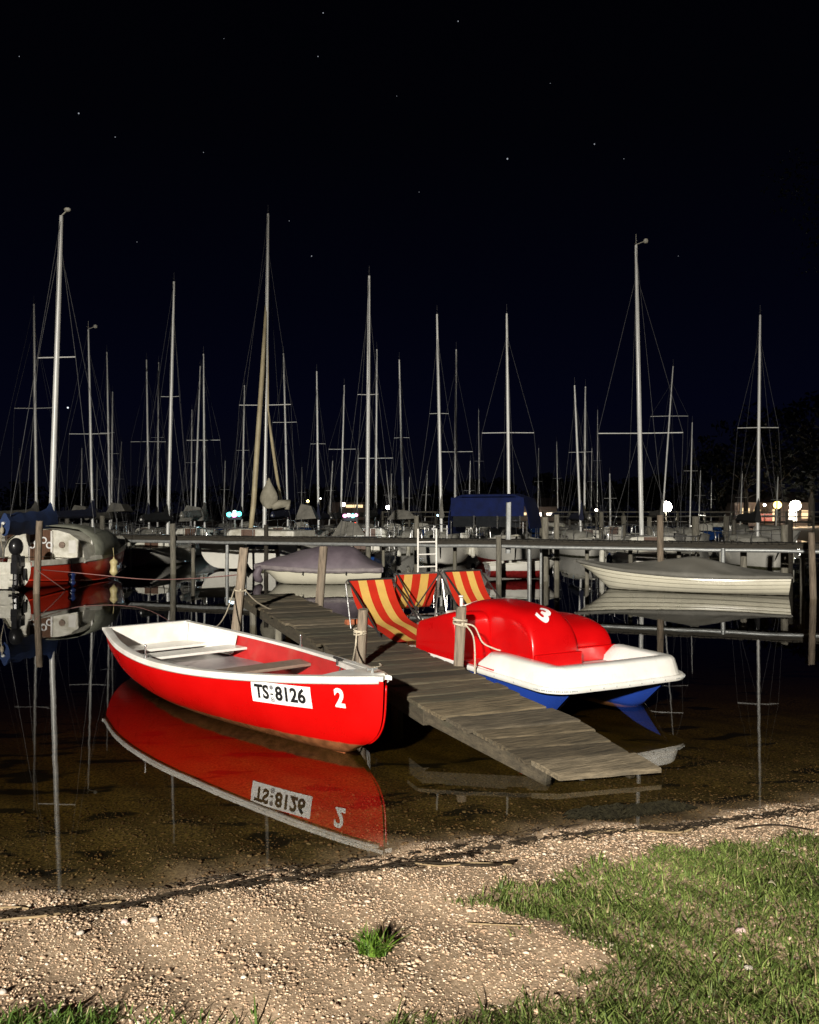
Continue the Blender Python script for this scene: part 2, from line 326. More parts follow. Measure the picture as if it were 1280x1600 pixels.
def np_mesh(name, V, F, mat, smooth=False, attr=None, flo=None):
    me = bpy.data.meshes.new(name); k = F.shape[1]
    me.vertices.add(len(V)); me.vertices.foreach_set('co', np.ascontiguousarray(V, np.float32).ravel())
    me.loops.add(F.size); me.loops.foreach_set('vertex_index', np.ascontiguousarray(F, np.int32).ravel())
    me.polygons.add(len(F)); me.polygons.foreach_set('loop_start', np.arange(0, F.size, k, dtype=np.int32)); me.polygons.foreach_set('loop_total', np.full(len(F), k, np.int32))
    if smooth: me.polygons.foreach_set('use_smooth', np.ones(len(F), bool))
    me.update(); me.validate()
    if attr is not None:
        a = me.color_attributes.new('col', 'FLOAT_COLOR', 'POINT'); a.data.foreach_set('color', np.ascontiguousarray(attr, np.float32).ravel())
    if flo is not None:
        a = me.attributes.new('width01', 'FLOAT', 'POINT'); a.data.foreach_set('value', np.ascontiguousarray(flo, np.float32).ravel())
    me.materials.append(mat); return me
def ground_mat():
    m = bpy.data.materials.new('beach_and_lake_bed'); m.use_nodes = True; N, L = m.node_tree.nodes, m.node_tree.links; b = N['Principled BSDF']
    t = N.new('ShaderNodeTexCoord'); s = N.new('ShaderNodeSeparateXYZ'); L.new(t.outputs['Object'], s.inputs[0])
    def nz(sc, det=6): n = N.new('ShaderNodeTexNoise'); n.inputs['Scale'].default_value = sc; n.inputs['Detail'].default_value = det; n.inputs['Roughness'].default_value = .65; L.new(t.outputs['Object'], n.inputs['Vector']); return n
    def ramp(src, p0, c0, p1, c1): r = N.new('ShaderNodeValToRGB'); r.color_ramp.elements[0].position = p0; r.color_ramp.elements[1].position = p1; r.color_ramp.elements[0].color = (*c0, 1); r.color_ramp.elements[1].color = (*c1, 1); L.new(src, r.inputs[0]); return r
    vo = N.new('ShaderNodeTexVoronoi'); vo.inputs['Scale'].default_value = 75; L.new(t.outputs['Object'], vo.inputs['Vector'])
    n1 = nz(9); n2 = nz(55, 8)
    sand = ramp(n2.outputs[0], .35, (.27, .188, .118), .65, (.57, .42, .285))
    mud = ramp(n2.outputs[0], .40, (.035, .026, .010), .66, (.21, .155, .06))
    mp = N.new('ShaderNodeMapping'); mp.inputs['Scale'].default_value = (.9, 2.2, 1); L.new(t.outputs['Object'], mp.inputs[0])
    nw = N.new('ShaderNodeTexNoise'); nw.inputs['Scale'].default_value = 1.7; nw.inputs['Detail'].default_value = 5; L.new(mp.outputs[0], nw.inputs['Vector'])
    weed = ramp(nw.outputs[0], .57, (0, 0, 0), .62, (1, 1, 1))
    mw = N.new('ShaderNodeMix'); mw.data_type = 'RGBA'; L.new(weed.outputs[0], mw.inputs['Factor']); L.new(mud.outputs[0], mw.inputs['A']); mw.inputs['B'].default_value = (.012, .010, .005, 1)
    mr = N.new('ShaderNodeMapRange'); mr.inputs['From Min'].default_value = -.035; mr.inputs['From Max'].default_value = .02
    ad = N.new('ShaderNodeMath'); ad.operation = 'MULTIPLY_ADD'; L.new(n1.outputs[0], ad.inputs[0]); ad.inputs[1].default_value = .02; L.new(s.outputs['Z'], ad.inputs[2]); L.new(ad.outputs[0], mr.inputs['Value'])
    mx = N.new('ShaderNodeMix'); mx.data_type = 'RGBA'; L.new(mr.outputs[0], mx.inputs['Factor']); L.new(mw.outputs['Result'], mx.inputs['A']); L.new(sand.outputs[0], mx.inputs['B'])
    L.new(mx.outputs['Result'], b.inputs['Base Color']); b.inputs['Roughness'].default_value = .9; b.inputs['Specular IOR Level'].default_value = .2
    bp = N.new('ShaderNodeBump'); bp.inputs['Strength'].default_value = .8; bp.inputs['Distance'].default_value = .006; L.new(n2.outputs[0], bp.inputs['Height']); L.new(bp.outputs[0], b.inputs['Normal'])
    return m
g = link('ground', np_mesh('ground', V, F, ground_mat(), True)); tag(g, kind='structure')
# water: one closed body with a reflecting surface and brown absorption inside
def water_mat():
    m = bpy.data.materials.new('lake_water'); m.use_nodes = True; N, L = m.node_tree.nodes, m.node_tree.links; N.remove(N['Principled BSDF'])
    o = N['Material Output']; gl = N.new('ShaderNodeBsdfGlossy'); gl.inputs['Roughness'].default_value = 0.012; tr = N.new('ShaderNodeBsdfTransparent'); ms = N.new('ShaderNodeMixShader')
    geo = N.new('ShaderNodeNewGeometry'); dt = N.new('ShaderNodeVectorMath'); dt.operation = 'DOT_PRODUCT'; L.new(geo.outputs['Incoming'], dt.inputs[0]); L.new(geo.outputs['Normal'], dt.inputs[1])
    ab1 = N.new('ShaderNodeMath'); ab1.operation = 'ABSOLUTE'; L.new(dt.outputs['Value'], ab1.inputs[0]); om = N.new('ShaderNodeMath'); om.operation = 'SUBTRACT'; om.inputs[0].default_value = 1; L.new(ab1.outputs[0], om.inputs[1])
    pw_ = N.new('ShaderNodeMath'); pw_.operation = 'POWER'; L.new(om.outputs[0], pw_.inputs[0]); pw_.inputs[1].default_value = 3.9; fr = N.new('ShaderNodeMath'); fr.operation = 'MULTIPLY_ADD'; L.new(pw_.outputs[0], fr.inputs[0]); fr.inputs[1].default_value = .97; fr.inputs[2].default_value = .02
    t = N.new('ShaderNodeTexCoord'); mp = N.new('ShaderNodeMapping'); mp.inputs['Scale'].default_value = (1, .55, 1); L.new(t.outputs['Object'], mp.inputs[0])
    n = N.new('ShaderNodeTexNoise'); n.inputs['Scale'].default_value = 2.2; n.inputs['Detail'].default_value = 2.5; L.new(mp.outputs[0], n.inputs['Vector'])
    bp = N.new('ShaderNodeBump'); bp.inputs['Strength'].default_value = .019; bp.inputs['Distance'].default_value = .03; L.new(n.outputs[0], bp.inputs['Height'])
    L.new(bp.outputs[0], gl.inputs['Normal'])
    L.new(fr.outputs[0], ms.inputs[0]); L.new(tr.outputs[0], ms.inputs[1]); L.new(gl.outputs[0], ms.inputs[2]); L.new(ms.outputs[0], o.inputs[0])
    ab = N.new('ShaderNodeVolumeAbsorption'); ab.inputs['Color'].default_value = (.68, .60, .27, 1); ab.inputs['Density'].default_value = 3.0; L.new(ab.outputs[0], o.inputs['Volume'])
    return m
w = MB().box((0, 90, -2.0), (500, 480, 4.0)); wo_ = w.build('water', water_mat()); tag(wo_, kind='structure')

# ------------------------------------------------------------------ gravel, grass
ICO = None
def ico():
    bm = bmesh.new(); bmesh.ops.create_icosphere(bm, subdivisions=1, radius=1.0); bm.verts.index_update()
    v = np.array([x.co[:] for x in bm.verts]); f = np.array([[y.index for y in x.verts] for x in bm.faces]); bm.free(); return v, f
IV, IF = ico()
def poly_mask(px, py, poly):
    inside = np.zeros(len(px), bool); j = len(poly)-1
    for i in range(len(poly)):
        xi, yi = poly[i]; xj, yj = poly[j]
        c = ((yi > py) != (yj > py)) & (px < (xj-xi)*(py-yi)/(yj-yi+1e-12)+xi); inside ^= c; j = i
    return inside
def gp(px, py):
    d = 3.0
    for _ in range(20): d = FPX*(CAMH-hz((px-640)/FPX*d, d))/(py-800.)
    return ((px-640)/FPX*d, d)
lawn = [gp(*q) for q in [(735,1402),(800,1392),(880,1372),(930,1352),(1000,1342),(1080,1325),(1170,1318),(1280,1308),(1500,1290)]]+[(6,3.5),(5,1.2),(-.15,1.2)]+[gp(*q) for q in [(560,1640),(640,1603),(760,1585),(850,1572),(905,1545),(935,1510),(965,1475),(930,1462),(870,1455),(840,1440),(800,1425)]]
strip = [gp(*q) for q in [(-60,1600),(0,1592),(50,1590),(150,1592),(210,1583),(300,1582),(380,1590),(430,1600),(430,1700),(-60,1700)]]
def frac(x, y, s=1.0):
    return .5+.25*(np.sin(x*7.1*s+y*3.3*s)+np.sin(y*9.7*s-x*4.1*s+1.3)*.8+np.sin((x+y)*17*s)*.4)
def gravel(n, yr, mean, wet):
    a, b = yr; x = rng.uniform(-3.6, 4.4, n); y = ys_np(x)-rng.uniform(a, b, n)
    px = 640+1280*x/np.maximum(y, .5); py = 800+1280*(CAMH-height(x, y))/np.maximum(y, .5)
    ok = (px > -80) & (px < 1360) & (py < 1680) & (y > .8); x, y = x[ok], y[ok]
    inl = poly_mask(x, y, lawn); keep = (~inl) | (rng.random(len(x)) < .25); x, y = x[keep], y[keep]
    n = len(x); r = np.clip(rng.lognormal(math.log(mean), .45, n), .002, .016)
    # belts of coarser stones near the water line
    dd = ys_np(x)-y; r *= 1+.18*np.exp(-((dd-.25)/.22)**2)
    sc = np.stack([r*rng.uniform(.8, 1.35, n), r*rng.uniform(.7, 1.1, n), r*rng.uniform(.38, .66, n)], -1)
    ang = rng.uniform(0, 2*np.pi, n); tilt = rng.normal(0, .35, n)
    vj = IV[None]*(1+rng.normal(0, .17, (n, len(IV), 1))); v = vj*sc[:, None]
    ct, st = np.cos(tilt)[:, None], np.sin(tilt)[:, None]; vy = v[..., 1]*ct-v[..., 2]*st; vz = v[..., 1]*st+v[..., 2]*ct
    c, s = np.cos(ang)[:, None], np.sin(ang)[:, None]
    vx2 = v[..., 0]*c-vy*s; vy2 = v[..., 0]*s+vy*c
    zz = height(x, y)+r*.12
    W = np.stack([vx2+x[:, None], vy2+y[:, None], vz+zz[:, None]], -1).reshape(-1, 3)
    Fx = (IF[None]+(np.arange(n)*len(IV))[:, None, None]).reshape(-1, 3)
    base = np.array([[.51,.36,.24],[.59,.45,.315],[.44,.30,.195],[.64,.52,.385],[.37,.26,.172],[.57,.40,.28],[.69,.59,.475]])
    pick = rng.choice(len(base), n, p=[.25,.22,.18,.1,.1,.1,.05]); c3 = base[pick]*rng.uniform(.75, 1.2, (n, 1))
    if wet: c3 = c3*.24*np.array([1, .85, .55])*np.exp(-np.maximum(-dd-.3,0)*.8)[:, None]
    else:
        wr = np.exp(-np.maximum(dd, 0)/.05)*.6; c3 = c3*(1-wr[:, None])
    C = np.concatenate([np.clip(c3, 0, 1), np.ones((n, 1))], 1); C = np.repeat(C, len(IV), 0)
    return W, Fx, C
pebm = attr_mat('pebbles', .72, .35)
W, Fx, C = gravel(130000, (-.02, 3.1), .0037, False)
o = link('gravel', np_mesh('gravel', W, Fx, pebm, False, C)); tag(o, 'pale brown gravel of the beach beside the lawn', 'gravel', kind='stuff')
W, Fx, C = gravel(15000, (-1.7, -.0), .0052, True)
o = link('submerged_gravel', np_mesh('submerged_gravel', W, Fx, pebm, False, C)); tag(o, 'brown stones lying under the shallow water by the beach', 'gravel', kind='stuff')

def grass(pts_x, pts_y, hmean, colA, colB, lean=.6, w=.0032, seed=0):
    n = len(pts_x); h = hmean*rng.lognormal(0, .35, n); a = rng.uniform(0, 2*np.pi, n); ln = np.abs(rng.normal(lean, .35, n))*h
    cx, cy = np.cos(a), np.sin(a); wx, wy = -cy, cx; z0 = height(pts_x, pts_y)-.004
    ts = [0, .4, .75, 1.0]; ww = [1, .85, .5, .06]; vs = []
    a2 = a+rng.normal(0, .7, n)
    for t, q in zip(ts, ww):
        bx = pts_x+cx*ln*t*t*.7+np.cos(a2)*ln*t*t*.3; by = pts_y+cy*ln*t*t*.7+np.sin(a2)*ln*t*t*.3; bz = z0+h*(t-.28*t*t*np.minimum(ln/h, 1.2))
        for sg in (-1, 1): vs.append(np.stack([bx+sg*wx*w*q*(.6+.8*(h/hmean)*.5), by+sg*wy*w*q, bz], -1))
    V = np.stack(vs, 1).reshape(-1, 3); f = np.array([[0,1,3,2],[2,3,5,4],[4,5,7,6]])
    Fg = (f[None]+(np.arange(n)*8)[:, None, None]).reshape(-1, 4)
    m = rng.random((n, 1))**1.3; c = np.array(colA)*(1-m)+np.array(colB)*m
    dry = rng.random(n) < .07; c[dry] = np.array([.36, .30, .15])
    C = np.concatenate([c, np.ones((n, 1))], 1); C = np.repeat(C, 8, 0); return V, Fg, C
grassm = attr_mat('grass_blades', .55, .35, trans=.25)
n = 230000; gx = rng.uniform(-.6, 4.6, n); gy = rng.uniform(1.6, 5.6, n)
px = 640+1280*gx/gy; ok = (px < 1400) & poly_mask(gx+rng.normal(0, .035, n)+.10*np.sin(gx*9+gy*23), gy+rng.normal(0, .035, n)+.07*np.sin(gx*17-gy*7), lawn) & (poly_mask(gx+.13, gy+.02, lawn) | poly_mask(gx, gy-.10, lawn) & (rng.random(n) < .5) | (rng.random(n) < .25)); gx, gy = gx[ok], gy[ok]
dens = .62+.38*np.clip(frac(gx, gy, .55), 0, 1); keep = rng.random(len(gx)) < dens; gx, gy = gx[keep], gy[keep]
V, Fg, C = grass(gx, gy, .029, (.06, .10, .018), (.27, .34, .09), 1.15, w=.0026)
pat = np.clip(frac(gx, gy, .35), .0, 1); C[:, :3] *= np.repeat(.62+.7*pat, 8)[:, None]
o = link('grass', np_mesh('grass', V, Fg, grassm, False, C)); tag(o, 'short green lawn grass at the lower right of the beach', 'grass', kind='stuff')
n = 22000; gx = rng.uniform(-2.4, -.2, n); gy = rng.uniform(2.2, 3.3, n); ok = poly_mask(gx, gy+rng.normal(0, .02, n), strip) & (rng.random(n) < .12+.75*(np.sin(gx*5.1+2.2) > -.1)); gx, gy = gx[ok], gy[ok]
V, Fg, C = grass(gx, gy, .04, (.05, .10, .015), (.15, .24, .05), .8)
o = link('grass_edge', np_mesh('grass_edge', V, Fg, grassm, False, C)); tag(o, 'thin strip of green grass at the bottom left edge of the gravel', 'grass', kind='stuff')
def tuft(name, px, py, n, rad, h, label, lean=.7):
    x0, y0 = gp(px, py); a = rng.uniform(0, 6.28, n); r = rad*np.sqrt(rng.random(n))
    V, Fg, C = grass(x0+r*np.cos(a), y0+.6*r*np.sin(a), h, (.06, .13, .012), (.20, .33, .045), lean, w=.0045)
    V = V-np.array([x0, y0, hz(x0, y0)]); o = link(name, np_mesh(name, V, Fg, grassm, False, C)); o.location = (x0, y0, hz(x0, y0)); tag(o, label, 'grass tuft')
tuft('grass_tuft', 583, 1492, 260, .055, .065, 'small bright green grass tuft standing alone on the gravel')
x0, y0 = gp(604, 1492)
root = thing('dry_weed', 'dry thin weed stalks beside the lone grass tuft on the gravel', 'weed', (x0, y0, hz(x0, y0)))
for kx in range(16):
    a = random.uniform(-1.2, .9); L_ = random.uniform(.05, .13); mb = MB()
    mb.tube(smooth_path([(0,0,0), (math.sin(a)*L_*.4, random.uniform(-.02,.02), L_*.5*math.cos(a)), (math.sin(a)*L_*1.1+.01, random.uniform(-.04,.04), L_*.7*abs(math.cos(a)))], 4), .0011, 4)
    mb.build('stalk', 'darkreed' if kx % 3 else 'reed', root)
mb = MB().tube(smooth_path([(-.01,0,0), (-.012,.0,.08), (-.02,0,.15)], 4), .0009, 4); mb.build('stalk', 'reed', root)

# scattered ground finds
def stone(px, py, r, mat, label):
    x, y = gp(px, py); b = MB(); rows = []
    v = IV*(1+rng.normal(0, .12, (12, 1)))*np.array([1.2, .85, .7])*r; b.add([tuple(q) for q in v], [tuple(f) for f in IF])
    me = b.mesh('stone', mat); bm = bmesh.new(); bm.from_mesh(me); bmesh.ops.subdivide_edges(bm, edges=bm.edges, cuts=1, smooth=1.0, use_grid_fill=True); bm.to_mesh(me); bm.free()
    me.polygons.foreach_set('use_smooth', [True]*len(me.polygons))
    o = link('stone', me); o.location = (x, y, hz(x, y)+r*.45); tag(o, label, 'stone')
stone(1157, 1458, .017, 'pinkstone', 'pinkish white stone lying in the lawn grass')
stone(88, 1588, .018, 'stone', 'rounded tan stone by the grass strip at the bottom left corner')
stone(240, 1440, .016, 'stone', 'pale stone with dark shadow below the debris line at left')
stone(195, 1443, .015, 'pinkstone', 'rounded pinkish stone just below the long reed stalk at left')
stone(125, 1460, .013, 'stone', 'whitish pebble on the left beach below the reed end')
stone(6, 1552, .013, 'stone', 'white pebble at the left edge of the gravel')
stone(1170, 1515, .014, 'stone', 'grey white stone half sunk in the lawn below the pinkish stone')
for (px, py, s_, a, lab) in [(1225, 1341, .045, .3, 'pale dry leaf lying on the grass near the right frame edge'), (1207, 1391, .04, -.2, 'curled dry leaf in the lawn between upper leaf and pinkish stone'),
                          (955, 1490, .03, .8, 'small white dry leaf at the edge where gravel meets lawn')]:
    x, y = gp(px, py); rows = []
    for i in range(7):
        t = i/6; wv = s_*.22*math.sin(math.pi*min(1, t*.97+.02))
        rows.append([(s_*(t-.5), -wv, .006+.01*math.sin(t*4)+.006), (s_*(t-.5), 0, .004+.01*math.sin(t*4)), (s_*(t-.5), wv, .007+.01*math.sin(t*4)+.004)])
    o = MB().grid(rows).build('fallen_leaf', 'leaf_dry', solid=.0008, smooth=True); o.location = (x, y, hz(x, y)+.022); o.rotation_euler = (.15, .1, a); tag(o, lab, 'leaf')
def reed(pts, r, mat, label, name='reed_stalk', lift=.012):
    w = []
    for q in pts: x, y = gp(*q); w.append(Vector((x, y, hz(x, y)+lift)))
    c = w[0].copy(); o = MB().tube(smooth_path([p-c for p in w], 6), r, 6).build(name, mat, smooth=True); o.location = c; tag(o, label, 'stalk'); return o
reed([(-30,1447),(20,1440),(80,1434),(140,1420),(190,1413)], .0065, 'reed', 'long pale brown reed stalk at the left of the debris line')
reed([(0,1423),(22,1421),(45,1424)], .0045, 'reed', 'short pale reed piece above the long stalk at the far left')
reed([(300,1392),(370,1383),(420,1371)], .0055, 'darkreed', 'dark wet reed lying left of the middle of the debris line')
reed([(520,1366),(580,1360),(640,1352),(700,1353),(760,1356),(806,1349)], .0075, 'darkreed', 'long black wet reed stalk curving along the beach centre')
reed([(640,1351),(690,1357),(740,1352),(800,1355)], .0045, 'reed', 'thin tan stalk beside the long black reed')
reed([(915,1312),(940,1303),(1000,1301),(1060,1304),(1090,1295)], .0065, 'reed', 'brown twig along the water edge right of centre')
reed([(1060,1303),(1085,1290),(1120,1287)], .005, 'darkreed', 'dark twig rising at the right part of the water edge')
reed([(1150,1298),(1210,1292),(1270,1300)], .005, 'darkreed', 'dark root like twig at the right end of the beach')
reed([(730,1447),(770,1449),(815,1451)], .0035, 'reed', 'thin straw lying left of the lawn tongue')
# wrack line: short dark debris, uncountable
mb = MB()
def wrack_pts(tpx):
    pts = [(-40,1436),(90,1428),(200,1418),(300,1396),(400,1384),(520,1368),(640,1352),(720,1340),(830,1316),(960,1302),(1080,1294),(1180,1278),(1300,1264)]
    for i in range(len(pts)-1):
        if pts[i][0] <= tpx <= pts[i+1][0]:
            t = (tpx-pts[i][0])/(pts[i+1][0]-pts[i][0]); return pts[i][1]*(1-t)+pts[i+1][1]*t
for i in range(1250):
    if False: break
    px = random.uniform(-30, 1290); py = wrack_pts(px)+random.gauss(0, 4)*(.4+.6*abs(math.sin(px*.021+1)))+random.choice([0,0,0,-14 if 250 < px < 900 else 0]); x, y = gp(px, py); a = random.gauss(.28, .6); L_ = random.uniform(.008, .04)
    z = hz(x, y)+.01+random.random()*.006; dx, dy = math.cos(a)*L_, math.sin(a)*L_
    mb.tube([(x-dx,y-dy,z), (x+dx*.1,y+dy*.2,z+.003), (x+dx,y+dy,z)], random.uniform(.0012, .0035), 4)
o = mb.build('shore_debris', 'darkreed'); tag(o, 'dark line of washed up twigs and reed bits along the water edge', 'debris', kind='stuff')
# weed mat in the shallows at the foot of the jetty
def weedmat(name, cx, cy, rx, ry, rz, label):
    c = P(cx, cy, .0); b = MB()
    for i in range(260):
        a = random.uniform(0, 6.28); r = math.sqrt(random.random()); x = math.cos(a)*r*rx; y = math.sin(a)*r*ry; q = random.uniform(0, 3.14); L_ = random.uniform(.02, .07)
        b.tube([(x-math.cos(q)*L_, y-math.sin(q)*L_*.5, -.01), (x, y, .012*random.random()+.004), (x+math.cos(q)*L_, y+math.sin(q)*L_*.5, -.008)], random.uniform(.003, .008), 4)
    o = b.build(name, 'weed'); o.location = (c.x, c.y, 0); o.rotation_euler = (0, 0, rz); tag(o, label, 'water weed')
M['weed'] = pm('water_weed', (.022, .019, .010), (.008, .007, .004), 30, .95, spec=.1)
weedmat('weed_clump', 960, 1268, .32, .10, .2, 'matted dark weed clump breaking the water just below the jetty end')
weedmat('weed_clump', 1042, 1260, .14, .07, .1, 'small greenish weed clump to the right of the larger one below the jetty')

# ------------------------------------------------------------------ old wooden jetty
Lf, Rt = Vector((-2.94, 14.2)), None
ldir = Vector((-.372, .928)); perp = Vector((.928, .372)); JW = .93
A0 = P(655, 1098, .36).xy                         # left edge where the ramp starts
far_s = 8.05
jet = thing('wooden_jetty', 'old grey plank jetty sloping down into the shallows', 'jetty', (A0.x, A0.y, 0), math.atan2(ldir.y, ldir.x))
# local frame: x along the jetty (away from shore), y to the left; deck spans y -JW..0
ramp_end = Vector(P(892, 1216, .03).xy-A0); ramp_len = -ramp_end.dot(ldir); ramp_off = ramp_end.dot(Vector((-ldir.y, ldir.x)))
def deck(s):
    if s >= 0: return .36+.012*s, 0.0
    t = -s/ramp_len; return .36-.335*t, ramp_off*t
jang = math.atan2(ldir.y, ldir.x); Jinv = (Matrix.Translation((A0.x, A0.y, 0)) @ Matrix.Rotation(jang, 4, 'Z')).inverted()
def J(px, py, z): return Jinv @ P(px, py, z)
LE = [J(655, 1098, .36), J(735, 1141, .25), J(796, 1172, .17), J(872, 1214, .075)]; RE = [J(801, 1083, .36), J(905, 1127, .25), J(960, 1159, .17), J(1032, 1201, .075)]
def on(E, t):
    t = min(max(t, 0), 1)*(len(E)-1); i = min(int(t), len(E)-2); return E[i].lerp(E[i+1], t-i)
ramp_len = sum((LE[i+1]-LE[i]).length for i in range(3))
plank_cache = []
for v in range(8):
    wdt = [.175, .20, .165, .225, .19, .18, .21, .235][v]; b = MB(); nn = 9; rows = []
    for i in range(nn):
        t = i/(nn-1); y = -t; j1, j2 = random.gauss(0, .003), random.gauss(0, .003); zc = random.gauss(0, .0018)
        rows.append([(j1, y, -.032), (j1, y, zc-.004), (j1+.009, y, zc), (wdt*.5, y, zc+.002), (wdt-.009+j2, y, zc), (wdt+j2, y, zc-.004), (wdt+j2, y, -.032)])
    b.grid(rows, wrap=True); b.f.append(tuple(range(7))); b.f.append(tuple(reversed(range((nn-1)*7, nn*7))))
    plank_cache.append((wdt, [b.mesh('plank', q) for q in ('plank', 'plank2', 'plank3')]))
def put_plank(Lp, Rp, tang, mesh):
    ya = (Lp-Rp); ln = ya.length; ya.normalize(); za = tang.cross(ya).normalized(); xa = ya.cross(za).normalized()
    o = link('plank', mesh, jet); m3 = Matrix((xa, ya, za)).transposed(); o.rotation_euler = (m3 @ Matrix.Rotation(random.gauss(0, .006), 3, 'Z') @ Matrix.Rotation(random.gauss(0, .006), 3, 'Y')).to_euler()
    o.location = Lp+ya*random.gauss(0, .026)+za*random.gauss(0, .004); o.scale = (1, ln*(1+random.uniform(-.01, .025)), 1)
s = 0.0
while s < far_s:
    wdt, mm = plank_cache[random.randrange(8)]; z = .36+.012*s
    put_plank(Vector((s, 0, z)), Vector((s, -JW, z)), Vector((1, 0, .012)), random.choice([mm[0], mm[0], mm[1], mm[2]])); s += wdt+random.uniform(.010, .020)
t = 0.0
while t < .995:
    wdt = random.uniform(.17, .23); t1 = min(1.0, t+wdt/ramp_len*1.12)
    if 1-t1 < .06: t1 = 1.0
    g_ = .0065/ramp_len; q0, q1, q2, q3 = on(LE, t+g_), on(LE, t1-g_), on(RE, t1-g_), on(RE, t+g_)
    e0, e1 = random.gauss(0, .022), random.gauss(0, .025); ya = (q0-q3).normalized(); up_ = Vector((0, 0, 1)); c_ = q0.copy(); lift = random.gauss(0, .005); b = MB(); rows = []
    for i in range(9):
        f = i/8; a_ = (q0+ya*e0).lerp(q3-ya*e1, f)-c_; b_ = (q1+ya*e0).lerp(q2-ya*e1, f)-c_; m_ = a_.lerp(b_, .5); w_ = (b_-a_).normalized()*.009; jz = random.gauss(0, .0018)
        a_ += w_*random.gauss(0, .3); b_ += w_*random.gauss(0, .3); z_ = Vector((0, 0, lift+jz))
        rows.append([a_-up_*.032, a_+z_-up_*.004, a_+w_+z_, m_+z_+up_*.002, b_-w_+z_, b_+z_-up_*.004, b_-up_*.032])
    b.grid(rows, wrap=True); b.f.append(tuple(range(7))); b.f.append(tuple(reversed(range(56, 63))))
    o = b.build('plank', random.choice(['plank', 'plank', 'plank2', 'plank3']), jet); o.location = c_; t = t1
def beam(p, q, w, h_, nm='stringer'):
    p, q = Vector(p), Vector(q); d_ = q-p; rot = d_.to_track_quat('X', 'Z').to_matrix(); MB().box((p+q)/2, (d_.length, w, h_), rot=rot).build(nm, 'stringer', jet, bevel=.006)
beam((0, -.07, .36-.115), (far_s-.05, -.07, .457-.115), .07, .15); beam((0, -JW+.08, .36-.115), (far_s-.05, -JW+.08, .457-.115), .07, .15)
for E, sg in ((LE, -1), (RE, 1)):
    p, q = E[0].copy(), E[-1].copy(); o_ = (RE[0]-LE[0]).normalized()*(-sg*.07); beam(p+o_+Vector((.02, 0, -.11)), p.lerp(q, .9)+o_+Vector((.02, 0, -.085)), .065, .10)
for sx in (.9, 2.5, 4.1, 5.8, 7.7):
    for yb in (-.16, -JW+.16):
        MB().tube(wob((sx, yb, -1.1), (sx+random.gauss(0,.03), yb, .26+.012*sx), 4, jit=.004), .055, 9).build('pile', 'pile', jet, smooth='auto')
    MB().box((sx, -JW/2, .225+.012*sx), (.09, JW-.3, .09)).build('crossbeam', 'plank2', jet, bevel=.006)

def squarepost(name, base, top, w, mat, label, cat='post', group=None, roundp=False, bevel=.012, below=.9, knot=None):
    base, top = Vector(base), Vector(top); root = thing(name, label, cat, base, 0, group); b = MB(); d = top-base
    lo = -d.normalized()*below; k = 12 if roundp else 10; rows = []
    n = 9
    for i in range(n):
        t = i/(n-1); c = lo.lerp(d, t)
        if roundp: ring = [(math.cos(q)*w/2*(1+random.gauss(0,.03)), math.sin(q)*w/2*(1+random.gauss(0,.03))) for q in [6.2832*j/k for j in range(k)]]
        else:
            h = w/2; e_ = h*.7; ring = [(-h,-e_),(-e_,-h),(0,-h),(e_,-h),(h,-e_),(h,e_),(e_,h),(0,h),(-e_,h),(-h,e_)]; ring = [(x*(1+random.gauss(0,.02)), y*(1+random.gauss(0,.02))) for x, y in ring]
        rows.append([(c.x+x, c.y+y, c.z+(0 if i < n-1 else random.gauss(0, .006))) for x, y in ring])
    b.grid(rows, wrap=True); b.f.append(tuple(len(b.v)-k+j for j in range(k)))
    b.build('shaft', mat, root, smooth='auto'); return root
def wraps(root, z, r, lean=(0,0), n=3, mat='rope', rr=.009):
    b = MB()
    for i in range(n): b.torus((lean[0], lean[1], z+i*.019), r, rr, (random.gauss(0,.12), random.gauss(0,.12), 1), 18, 6)
    b.ball((lean[0]+r*.3, lean[1]-r*1.02, z+.015), (.016, .014, .02)); b.build('rope_knot', mat, root, smooth=True)
# post A: leaning, left of the jetty
b0 = P(367, 1004, 0); t0 = PD(382, 856, b0.y-.05)
pA = squarepost('mooring_post', b0, t0, .125, 'post', 'tall leaning wooden post left of the jetty with rope tied halfway', group='wooden posts along the jetty'); dv = t0-b0
wraps(pA, dv.z*.55, .082, (dv.x*.56, dv.y*.56), 2)
b0 = P(499, 946, .36); t0 = PD(506, 854, b0.y); pB = squarepost('mooring_post', b0, t0, .13, 'post', 'wooden post at the far right side of the jetty before the covered motorboat', group='wooden posts along the jetty', below=1.3)
b0 = P(566, 1042, .36); b0.x -= .02; t0 = PD(568, 952, b0.y); pC = squarepost('mooring_post', b0, t0, .105, 'post', 'short round topped post beside the bow of the red rowboat', group='wooden posts along the jetty', roundp=True, below=1.2)
wraps(pC, .33, .062, (0,0), 3); pCb = b0
b0 = P(716, 1046, .34); t0 = PD(721, 948, b0.y); pD = squarepost('mooring_post', b0, t0, .095, 'post', 'wooden post in front of the red pedal boat with rope wound round it', group='wooden posts along the jetty', below=1.2)
wraps(pD, .44, .066, (.02,0), 4, rr=.010); pDb = b0; pDt = t0
def rope(name, pts, r, mat, label, cat='rope', n=8):
    pts = [Vector(p) for p in pts]; c = pts[0].copy(); o = MB().tube(smooth_path([p-c for p in pts], n), r, 7).build(name, mat, smooth=True); o.location = c; tag(o, label, cat); return o

